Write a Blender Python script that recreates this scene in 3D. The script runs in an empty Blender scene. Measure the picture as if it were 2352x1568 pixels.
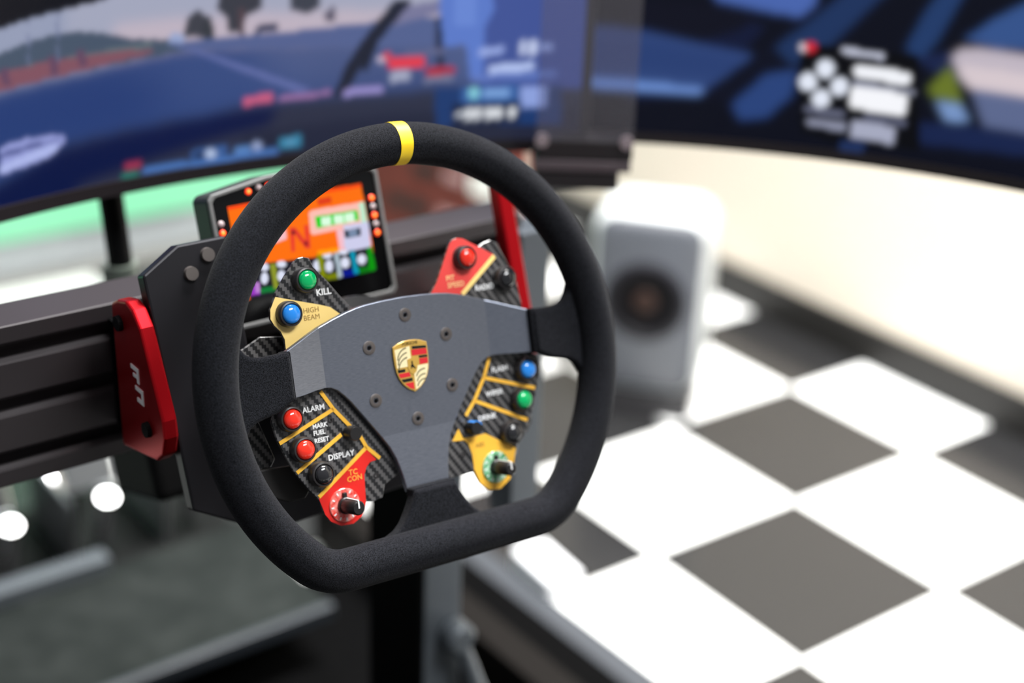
import bpy, bmesh, math, random
import numpy as np
from mathutils import Matrix, Vector

random.seed(7)
scene = bpy.context.scene
C = scene.collection

# ------------------------------------------------------------------ camera, world, lights, exposure
cam_data = bpy.data.cameras.new('camera')
cam_data.sensor_width = 36.0
cam_data.lens = 50.0
cam_data.clip_start = 0.02
cam_data.dof.use_dof = True
cam_data.dof.focus_distance = 0.885
cam_data.dof.aperture_fstop = 2.3
cam = bpy.data.objects.new('camera', cam_data)
C.objects.link(cam)
cam.matrix_world = Matrix((
    (0.7932227, 0.2231900, -0.5665545, -0.480370),
    (-0.6077686, 0.3476601, -0.7139676, -0.712049),
    (0.0376179, 0.9106693, 0.4114198, 1.180574),
    (0, 0, 0, 1)))
scene.camera = cam

world = bpy.data.worlds.new('room_light')
scene.world = world
world.use_nodes = True
bg = world.node_tree.nodes['Background']
bg.inputs[0].default_value = (0.93, 0.96, 1.0, 1)
bg.inputs[1].default_value = 0.2

def area(name, loc, size, size_y, power, color=(1, 1, 1), target=None, spread=180):
    d = bpy.data.lights.new(name, 'AREA')
    d.shape = 'RECTANGLE'; d.size = size; d.size_y = size_y
    d.energy = power; d.color = color; d.spread = math.radians(spread)
    o = bpy.data.objects.new(name, d); C.objects.link(o)
    o.location = loc
    if target:
        o.rotation_euler = (Vector(target) - Vector(loc)).to_track_quat('-Z', 'Y').to_euler()
    return o

# ceiling panels of the room, 2.75 m up
area('ceiling_panel_light', (1.0, 0.35, 2.75), 1.2, 0.6, 88, (1.0, 0.985, 0.96), spread=100)
area('ceiling_panel_light', (-0.85, 0.6, 2.75), 0.6, 0.6, 6, (0.95, 0.98, 1.0))
area('ceiling_panel_light', (0.55, -1.3, 2.75), 1.2, 0.6, 74, (0.97, 0.99, 1.0))
area('ceiling_panel_light', (0.9, 1.9, 2.75), 1.2, 0.4, 60, (1.0, 0.985, 0.96))

scene.view_settings.view_transform = 'Standard'
scene.view_settings.look = 'None'
scene.view_settings.exposure = 0.0
scene.view_settings.gamma = 1.0
scene.view_settings.use_curve_mapping = False

# ------------------------------------------------------------------ traced outlines, millimetres in the wheel plane, degrees and millimetres on the screens
LL_PLATE = [(-96.7, -4.4), (-104.0, -18.4), (-101.2, -32.3), (-92.9, -52.9), (-84.8, -65.7), (-78.9, -73.0), (-77.0, -77.3), (-75.2, -84.3), (-71.6, -89.7), (-64.8, -94.0), (-56.0, -94.7), (-49.4, -91.5), (-45.8, -85.6), (-44.3, -82.7), (-37.5, -83.7), (-31.6, -82.6), (-28.4, -74.5), (-13.8, -68.1), (-18.3, -52.3), (-27.3, -32.9), (-46.5, -6.2), (-68.0, 0.4)]
LL_RED = [(-39.2, -48.4), (-32.8, -56.8), (-37.9, -57.4), (-41.2, -60.4), (-43.2, -64.7), (-43.9, -72.6), (-44.7, -82.5), (-46.2, -87.6), (-49.4, -91.5), (-55.9, -94.7), (-64.8, -94.1), (-71.6, -89.9), (-75.2, -84.4), (-77.1, -77.6), (-78.3, -73.0)]
LL_LINE_A = [(-67.1, -5.1), (-59.5, -18.0), (-48.8, -31.5)]
LL_LINE_B = [(-59.5, -18.0), (-100.5, -32.6)]
LL_LINE_C = [(-56.1, -35.4), (-91.3, -53.5)]
LL_LINE_D = [(-42.5, -39.4), (-39.0, -47.1), (-30.1, -56.3)]
LL_LINE_E = [(-39.0, -47.1), (-78.1, -72.1)]
LL_CAPS = [(-92.8, -18.1), (-86.7, -39.1), (-76.2, -57.2)]
LL_SCREWS = [(-62.7, -24.6), (-34.7, -67.2), (-82.4, -15.4)]
LL_KNOB_TIP = [(-61.2, -81.3)]
LL_DIAL = [(-60.5, -81.2)]
LL_STUB_TIP = [(-50.2, -35.4)]
LL_TEXT = [(-81.5, -16.7), (-76.0, -28.6), (-76.0, -33.0), (-76.0, -38.0), (-67.8, -50.4), (-54.2, -63.0), (-56.5, -67.1)]
LR_PLATE = [(108.5, -9.6), (108.9, -20.7), (106.0, -29.7), (97.5, -50.3), (88.9, -64.4), (82.2, -70.0), (78.8, -78.1), (77.4, -87.2), (72.0, -92.1), (62.5, -97.2), (53.2, -96.0), (46.4, -89.5), (42.6, -80.9), (25.1, -81.4), (10.7, -79.3), (9.9, -61.0), (19.3, -44.8), (41.2, -18.5), (62.6, 2.4), (88.8, 1.3)]
LR_YELLOW = [(55.6, -56.3), (46.2, -56.6), (37.0, -56.2), (33.9, -48.9), (27.8, -56.5), (37.6, -57.7), (40.5, -60.7), (42.7, -68.9), (42.8, -79.5), (46.4, -89.5), (53.2, -96.0), (62.5, -97.3), (72.0, -92.1), (75.9, -82.9), (77.4, -78.9), (79.8, -71.4), (62.6, -60.8)]
LR_LINE_A = [(66.6, -4.5), (60.0, -17.5), (49.7, -32.2), (41.3, -41.2)]
LR_LINE_B = [(59.9, -17.7), (102.4, -32.3)]
LR_LINE_C = [(49.8, -32.1), (92.6, -53.7)]
LR_CAPS = [(93.5, -17.3), (87.3, -38.0), (75.0, -59.3)]
LR_KNOB_TIP = [(61.7, -81.0)]
LR_DIAL = [(59.4, -81.1)]
LR_STUB_TIP = [(43.5, -49.8)]
LR_TEXT = [(67.1, -15.5), (60.1, -31.3), (51.4, -47.0), (45.0, -64.8)]
UL_PLATE = [(-63.1, 81.7), (-58.7, 80.4), (-56.6, 74.5), (-47.9, 64.3), (-40.2, 53.7), (-33.0, 45.4), (-27.0, 39.9), (-29.0, 26.3), (-68.1, 14.1), (-81.8, 16.4), (-83.9, 25.7), (-83.7, 31.1), (-85.7, 36.6), (-89.5, 40.9), (-91.7, 45.4), (-91.0, 51.3), (-86.0, 60.8), (-78.2, 70.5), (-69.9, 79.5), (-66.6, 81.4)]
UL_YELLOW = [(-86.3, 58.9), (-74.5, 55.3), (-55.2, 49.5), (-48.4, 47.1), (-41.7, 41.6), (-43.0, 33.0), (-67.4, 18.6), (-81.3, 16.3), (-83.9, 25.5), (-83.7, 31.1), (-85.7, 36.6), (-89.5, 40.9), (-91.7, 45.4), (-91.0, 51.3)]
UL_CAPS = [(-65.9, 66.9), (-80.3, 47.0)]
UL_TEXT = [(-57.1, 55.7), (-68.4, 45.6), (-68.7, 40.9)]
UR_PLATE = [(56.5, 80.5), (61.0, 79.6), (73.2, 72.6), (78.3, 74.8), (84.2, 75.9), (89.6, 73.1), (94.8, 62.2), (102.8, 43.8), (104.9, 27.5), (104.9, 17.5), (85.4, 18.3), (26.8, 34.6), (23.2, 40.8), (30.3, 46.0), (35.3, 51.8), (49.5, 76.9), (52.7, 79.6)]
UR_RED = [(56.5, 80.5), (61.0, 79.6), (85.1, 65.6), (52.6, 41.0), (49.9, 35.2), (27.4, 38.3), (26.2, 42.7), (30.3, 46.0), (35.3, 51.8), (49.5, 76.9), (52.7, 79.6)]
UR_LINE = [(85.9, 64.5), (55.0, 41.5)]
UR_CAPS = [(58.4, 66.4), (90.0, 48.2)]
UR_TEXT = [(43.3, 52.1), (43.8, 47.2), (66.4, 42.3)]
CLUTCH_L = [(-116.8, -49.9), (-83.2, -51.9), (-72.1, -69.9), (-76.4, -75.2), (-89.3, -75.4), (-106.9, -66.3)]
SHIFT_L = [(-113.0, -15.0), (-101.7, -21.4), (-94.3, -47.2), (-97.4, -50.8), (-109.2, -51.2), (-123.0, -41.3)]
CENTER_PICTURE = [((44,66,120),[(-33.92,1076.72),(32.77,1051.17),(34.36,771.98),(-40.5,793.01)]),((56,76,128),[(-4.22,944.79),(16.76,941.81),(16.78,858.26),(3.32,856.23),(-3.15,870.75)]),((78,92,136),[(5.65,948.41),(33.4,940.99),(33.89,854.75),(10.69,865.13),(6.77,893.41)]),((68,82,126),[(10.07,890.23),(20.48,891.32),(20.53,860.11),(12.04,861.97)]),((38,60,116),[(-38.48,876.52),(-12.35,899.94),(-2.92,905.52),(0.83,886.04),(-3.22,860.17),(-39.3,842.41)]),(None,[(9,9)]),((148,156,182),[(-33.92,1076.72),(32.77,1051.17),(33.61,903.17),(0.99,915.02),(-1.27,912.97),(-6.07,906.94),(-12.33,902.19),(-38.03,895.83)]),((162,166,188),[(-6.9,993.44),(33.18,978.64),(33.61,903.17),(0.99,915.02),(-1.27,912.97),(-7.65,906.17)]),((190,178,192),[(-3.94,939.41),(20.09,933.29),(33.46,929.52),(33.61,903.17),(0.99,915.02),(-1.27,912.97),(-4.15,910.8)]),((46,50,70),[(-40.5,793.01),(-13.06,832.69),(-8.12,851.39),(-3.26,854.85),(2.66,857.18),(5.33,860.96),(10.02,861.62),(20.18,862.24),(33.84,863.6),(34.8,693.65),(-42.4,717.55)]),((36,40,60),[(5.24,835.46),(13.37,840.62),(20.21,842.44),(33.94,844.64),(34.36,771.98),(5.08,793.3)]),((10,22,66),[(-41.12,768.03),(-13.08,831.01),(-8.79,847.27),(-3.27,852.36),(2.65,855.71),(7.99,856.22),(7.28,842.24),(-0.13,829.05),(-6.79,817.07),(-13.49,792.04)]),(None,[(2.6,2.6)]),((70,84,104),[(-37.69,910.22),(-37.02,938.78),(-12.04,929.57),(-10.17,934.18),(-8.31,937.15),(-6.45,937.1),(-4.61,933.22),(-2.77,926.7),(0.38,921.37),(0.97,911.52),(-12.32,902.83)]),((96,110,118),[(-12.18,915.94),(-1.21,922.28),(-1.24,917.81),(-12.27,907.96)]),((128,82,96),[(-38.03,895.83),(-37.47,919.78),(-12.19,914.98),(-8.47,918.27),(-4.41,918.03),(-1.25,916.43),(-1.27,912.97),(-6.07,906.94),(-12.34,901.55)]),((98,70,96),[(-12.17,917.53),(-11.62,917.49),(-11.51,904.52),(-12.06,904.28)]),((98,70,96),[(-8.76,920.57),(-8.21,920.66),(-8.07,907.4),(-8.64,907.04)]),((98,70,96),[(-6.73,922.75),(-6.16,922.9),(-6.02,909.49),(-6.59,909.05)]),((105,115,150),[(-9.93,949.32),(-9.84,949.18),(-10.09,917.05),(-10.21,917.27)]),((105,115,150),[(-7.86,952.2),(-7.74,952.04),(-8.02,916.86),(-8.14,917.06)]),((62,64,74),[(1.03,923.05),(1.43,938.31),(2.25,943.73),(3.02,936.7),(3.27,920.57)]),((54,58,66),[(2.37,920.49),(2.7,935.27),(3.19,938.29),(3.43,919.34)]),((58,60,70),[(4.16,1050.64),(8.51,1049.53),(6.91,940.32),(5.6,934.3),(5.06,922.31),(4.42,922.95),(4.31,935.47),(3.69,943.07)]),((80,66,74),[(5.14,941.78),(5.78,941.24),(5.54,920.06),(5.15,920.44)]),((62,66,78),[(9.14,1049.41),(11.65,1049.0),(11.32,939.02),(10.32,933.49),(9.12,937.94)]),((90,86,104),[(11.64,933.36),(12.47,940.16),(12.39,925.56),(11.72,925.25)]),((44,54,84),[(6.38,926.46),(8.18,927.83),(8.16,921.33),(6.36,920.01)]),((84,98,144),[(-0.27,919.37),(7.5,918.99),(20.1,926.52),(33.42,937.18),(33.63,900.44),(16.77,901.38),(0.97,912.22)]),((150,165,205),[(-0.09,923.33),(0.41,927.26),(1.2,924.61),(1.0,918.52),(0.04,918.97)]),((120,120,155),[(15.43,916.39),(16.76,934.41),(20.41,940.69),(20.43,929.45),(16.76,919.49)]),((96,108,164),[(1.23,913.31),(1.78,912.66),(5.45,894.81),(10.53,869.09),(9.69,866.51),(4.79,892.63)]),((66,84,150),[(23.36,958.87),(33.29,959.93),(33.85,860.79),(23.6,860.96)]),((92,122,200),[(20.46,1013.56),(23.88,1013.61),(24.59,932.5),(23.97,917.34),(23.92,894.23),(23.84,872.74),(22.89,871.03),(22.56,898.4),(22.22,902.34),(21.65,900.57),(20.8,900.83),(20.43,925.68)]),((104,134,210),[(21.34,977.47),(23.15,977.34),(23.29,917.44),(21.62,917.79)]),((40,46,70),[(20.1,925.77),(20.56,925.64),(20.84,879.56),(20.3,877.83)]),((34,38,54),[(16.92,941.75),(18.25,941.29),(18.25,939.44),(15.09,897.77),(13.12,861.02),(12.17,861.08),(13.24,887.66),(14.43,907.59)]),((30,34,48),[(14.42,883.02),(15.43,908.89),(15.76,906.83),(14.82,880.83)]),((8,10,22),[(-37.02,938.78),(-11.86,946.53),(-10.01,950.71),(-4.43,958.36),(-1.82,975.5),(-10.71,1057.51),(-33.92,1076.72)]),((150,158,216),[(-12.77,859.92),(-10.87,862.3),(-8.3,860.15),(-8.03,854.7),(-9.2,844.69),(-11.08,840.78),(-13.0,838.7)]),((88,96,150),[(-12.82,855.3),(-10.6,857.58),(-8.39,856.87),(-8.4,855.5),(-10.96,852.92),(-12.87,850.67)]),((176,186,236),[(-12.93,845.36),(-9.7,852.1),(-8.42,853.44),(-9.12,846.61),(-11.05,843.48),(-12.98,840.04)]),((196,92,128),[(5.28,866.25),(5.36,868.39),(7.52,868.82),(7.6,861.96),(5.39,860.14)]),((150,110,160),[(8.01,865.26),(12.04,867.32),(12.04,862.74),(8.0,860.75)]),((150,140,200),[(13.06,866.84),(16.1,868.05),(16.1,861.84),(13.05,860.31)]),((226,60,76),[(16.54,891.61),(19.3,891.79),(19.31,881.75),(16.54,881.65)]),((170,50,70),[(19.41,882.48),(21.68,883.15),(21.69,875.35),(19.42,874.71)]),((160,165,190),[(16.61,879.69),(18.19,880.74),(18.2,870.66),(16.61,870.04)]),((120,124,150),[(19.32,873.2),(21.59,874.6),(21.6,869.11),(19.32,868.52)]),((200,190,210),[(16.27,891.0),(16.23,889.31),(16.12,888.11),(15.96,887.74),(15.81,888.29),(15.7,889.62),(15.66,891.36),(15.7,893.04),(15.81,894.23),(15.96,894.6),(16.12,894.06),(16.23,892.74)]),((220,60,70),[(16.7,893.81),(16.66,892.11),(16.55,890.92),(16.4,890.54),(16.25,891.09),(16.14,892.41),(16.1,894.15),(16.14,895.83),(16.25,897.02),(16.4,897.4),(16.55,896.86),(16.66,895.55)]),((100,104,140),[(17.78,897.07),(20.81,898.14),(20.81,894.29),(17.78,893.25)]),((150,168,225),[(23.44,897.42),(25.4,899.82),(25.42,893.21),(23.46,889.66)]),((205,215,245),[(26.73,903.98),(27.07,904.35),(27.11,891.5),(26.78,891.12)]),((205,215,245),[(27.41,903.96),(27.74,904.34),(27.79,891.47),(27.45,891.09)]),((205,215,245),[(27.41,903.96),(27.94,904.34),(27.96,901.62),(27.42,901.24)]),((205,215,245),[(27.68,903.95),(27.94,904.34),(27.99,891.47),(27.72,891.47)]),((205,215,245),[(27.44,893.83),(27.98,894.21),(27.99,891.47),(27.45,891.09)]),((150,168,225),[(28.23,901.63),(29.17,902.44),(29.2,895.42),(28.25,894.6)]),((180,196,240),[(24.29,882.46),(27.82,885.19),(27.85,877.31),(24.32,874.6)]),((96,120,190),[(22.89,874.18),(29.68,877.32),(29.71,870.97),(22.9,867.88)]),((30,58,110),[(20.18,862.63),(30.08,863.81),(30.24,828.22),(20.23,827.63)]),((56,96,160),[(22.23,863.37),(26.67,863.91),(26.72,849.52),(22.26,848.29)]),((130,200,215),[(23.68,857.36),(23.62,854.59),(23.45,852.61),(23.21,851.93),(22.97,852.76),(22.79,854.86),(22.72,857.66),(22.78,860.42),(22.95,862.39),(23.19,863.06),(23.43,862.24),(23.61,860.16)]),((120,160,215),[(23.94,860.47),(25.99,861.22),(26.02,853.63),(23.96,852.5)]),((140,160,220),[(26.88,862.3),(28.89,863.38),(28.97,844.09),(26.95,842.64)]),((24,36,66),[(21.57,847.77),(26.79,847.9),(26.86,828.46),(21.61,827.72)]),((230,236,246),[(21.8,838.89),(22.48,841.81),(22.55,838.58),(21.87,835.65)]),((240,244,250),[(22.68,843.34),(23.2,843.55),(23.08,833.55),(22.57,832.94)]),((240,244,250),[(23.37,843.33),(23.88,843.57),(23.77,833.54),(23.26,832.92)]),((240,244,250),[(24.26,843.36),(24.78,843.63),(24.67,833.58),(24.15,832.93)]),((240,244,250),[(24.95,843.42),(25.46,843.7),(25.36,833.64),(24.84,832.96)]),((240,244,250),[(26.05,843.57),(26.56,843.88),(26.46,833.79),(25.95,833.08)]),((150,50,80),[(-3.93,827.53),(-2.62,827.09),(-2.67,820.53),(-3.98,821.04)]),((40,110,100),[(-4.22,820.07),(-2.9,819.54),(-2.95,812.23),(-4.26,813.56)]),((72,112,176),[(-2.56,821.07),(1.15,820.02),(1.12,814.78),(-2.6,815.22)]),((58,92,150),[(1.19,828.22),(3.87,828.38),(3.83,818.54),(1.14,817.77)]),((30,36,60),[(1.38,826.39),(2.12,826.65),(2.09,820.65),(1.35,820.42)]),((180,195,225),[(3.04,822.48),(2.97,820.31),(2.82,818.89),(2.62,818.62),(2.42,819.56),(2.28,821.46),(2.24,823.81),(2.3,825.97),(2.46,827.37),(2.66,827.65),(2.85,826.72),(2.99,824.83)]),((88,130,190),[(4.46,825.18),(5.74,825.58),(5.71,817.92),(4.43,817.58)]),((150,165,205),[(6.61,823.57),(6.55,821.34),(6.4,819.86),(6.19,819.54),(5.99,820.45),(5.85,822.34),(5.8,824.72),(5.87,826.93),(6.02,828.39),(6.22,828.72),(6.42,827.83),(6.56,825.94)]),((72,112,176),[(1.14,817.77),(7.89,821.04),(7.88,814.84),(1.11,812.53)]),((60,130,165),[(7.98,828.67),(9.68,830.45),(9.66,819.56),(7.95,818.63)]),((90,150,185),[(9.12,824.13),(9.08,822.43),(8.96,821.29),(8.81,821.02),(8.66,821.68),(8.55,823.1),(8.51,824.89),(8.56,826.58),(8.67,827.71),(8.83,827.99),(8.98,827.33),(9.09,825.92)])]
RIGHT_PICTURE = [((6,9,24),[(33.58,1084.05),(74.56,1112.5),(81.22,747.28),(35.09,691.5)]),((14,22,52),[(40.13,941.53),(46.47,934.5),(50.28,926.56),(46.41,860.03),(40.65,851.43)]),((10,12,28),[(40.13,941.53),(45.79,941.58),(49.72,937.44),(48.46,920.93),(44.81,904.15),(40.27,918.52)]),((44,66,118),[(35.8,920.23),(41.23,916.0),(45.42,907.38),(49.73,900.52),(48.44,885.87),(46.07,862.92),(36.05,862.8)]),((40,62,114),[(35.85,908.6),(42.26,904.21),(48.68,893.97),(47.53,880.23),(35.97,881.12)]),((110,146,214),[(36.02,869.99),(40.55,869.87),(43.13,868.46),(46.23,866.27),(45.96,860.41),(42.54,860.8),(36.06,861.99)]),((72,100,172),[(45.28,967.62),(53.58,967.61),(53.53,948.19),(52.73,936.75),(50.17,939.39),(46.7,945.36)]),((8,12,30),[(46.39,862.02),(52.93,940.76),(57.37,979.13),(60.0,982.28),(54.84,904.91),(49.08,846.7)]),((28,50,92),[(51.07,908.16),(56.01,966.58),(58.92,973.7),(54.23,904.14),(52.46,894.22)]),((40,66,122),[(48.38,853.98),(50.66,884.31),(52.8,890.74),(52.72,867.05),(51.02,844.94),(49.14,840.29)]),((32,58,104),[(60.17,919.91),(61.23,954.83),(62.4,978.18),(63.83,980.12),(62.19,926.71),(61.2,910.18)]),((52,82,138),[(64.03,933.32),(65.93,954.56),(71.21,997.99),(72.2,937.04),(66.29,929.01)]),((22,34,72),[(60.86,913.42),(63.16,920.81),(64.18,911.32),(62.52,900.99)]),((192,182,194),[(63.37,918.18),(63.99,925.14),(65.43,927.54),(72.37,926.69),(72.94,891.77),(67.11,892.39),(65.1,891.94),(64.18,900.08)]),((214,200,206),[(63.89,910.82),(66.82,912.3),(72.65,909.31),(72.88,895.29),(67.1,893.48),(64.86,893.77)]),((92,104,142),[(65.1,891.94),(67.11,892.75),(72.94,891.77),(73.4,863.38),(66.35,862.44),(65.7,876.42)]),((104,118,40),[(62.1,886.59),(63.36,909.93),(63.92,899.61),(64.56,878.79),(62.8,879.39)]),((120,150,200),[(62.82,877.89),(64.51,877.94),(65.37,863.52),(63.63,862.44)]),((20,34,74),[(61.86,857.58),(65.47,860.65),(73.46,859.8),(73.7,845.42),(62.1,838.41)]),(None,[(1.8,1.8)]),((3,4,10),[(52.81,915.51),(61.15,913.87),(62.23,832.74),(56.58,828.67),(53.59,836.24)]),((28,46,88),[(56.54,832.62),(58.42,833.72),(58.24,821.37),(56.51,820.47)]),((226,232,246),[(55.47,894.94),(55.43,890.81),(55.22,887.55),(54.91,886.03),(54.58,886.69),(54.31,889.33),(54.18,893.25),(54.23,897.38),(54.43,900.61),(54.74,902.09),(55.08,901.44),(55.34,898.82)]),((226,232,246),[(54.36,881.79),(54.32,877.62),(54.11,874.32),(53.8,872.8),(53.46,873.46),(53.19,876.14),(53.06,880.11),(53.11,884.28),(53.32,887.55),(53.63,889.04),(53.97,888.37),(54.23,885.72)]),((226,232,246),[(56.61,881.0),(56.57,876.85),(56.37,873.54),(56.06,871.99),(55.72,872.62),(55.45,875.25),(55.33,879.18),(55.37,883.34),(55.57,886.62),(55.88,888.14),(56.22,887.51),(56.48,884.9)]),((226,232,246),[(55.44,868.36),(55.4,864.15),(55.19,860.82),(54.88,859.26),(54.54,859.9),(54.27,862.57),(54.14,866.55),(54.19,870.76),(54.39,874.06),(54.71,875.59),(55.04,874.95),(55.31,872.3)]),((242,244,250),[(57.04,900.95),(60.55,899.29),(60.81,897.43),(60.84,889.84),(60.56,887.85),(57.11,889.48),(56.89,892.26),(56.88,898.42)]),((246,247,252),[(56.94,882.26),(60.6,880.21),(60.87,877.59),(60.87,862.84),(60.6,860.02),(57.1,862.15),(56.88,864.96),(56.85,879.01)]),((150,154,174),[(56.84,885.99),(61.22,884.33),(61.2,880.46),(56.88,882.17)]),((112,116,140),[(53.74,858.88),(56.59,857.42),(56.58,852.65),(53.73,854.08)]),((140,144,166),[(54.03,848.91),(56.85,847.51),(56.87,840.36),(54.04,841.71)]),((96,100,124),[(57.99,858.02),(60.94,857.49),(60.94,852.01),(57.99,852.49)]),((166,170,192),[(57.28,851.36),(60.35,850.17),(60.29,834.23),(57.26,836.19)]),((190,194,212),[(55.85,914.64),(58.75,912.53),(58.75,907.21),(55.84,909.29)]),((210,205,215),[(53.44,911.64),(53.41,909.49),(53.31,907.81),(53.14,907.05),(52.97,907.41),(52.83,908.8),(52.76,910.84),(52.79,912.99),(52.9,914.66),(53.06,915.41),(53.23,915.05),(53.37,913.67)]),((214,40,56),[(53.99,912.3),(53.96,909.77),(53.83,907.79),(53.64,906.88),(53.43,907.3),(53.27,908.94),(53.19,911.35),(53.22,913.88),(53.35,915.85),(53.54,916.75),(53.75,916.33),(53.91,914.7)])]
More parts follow.
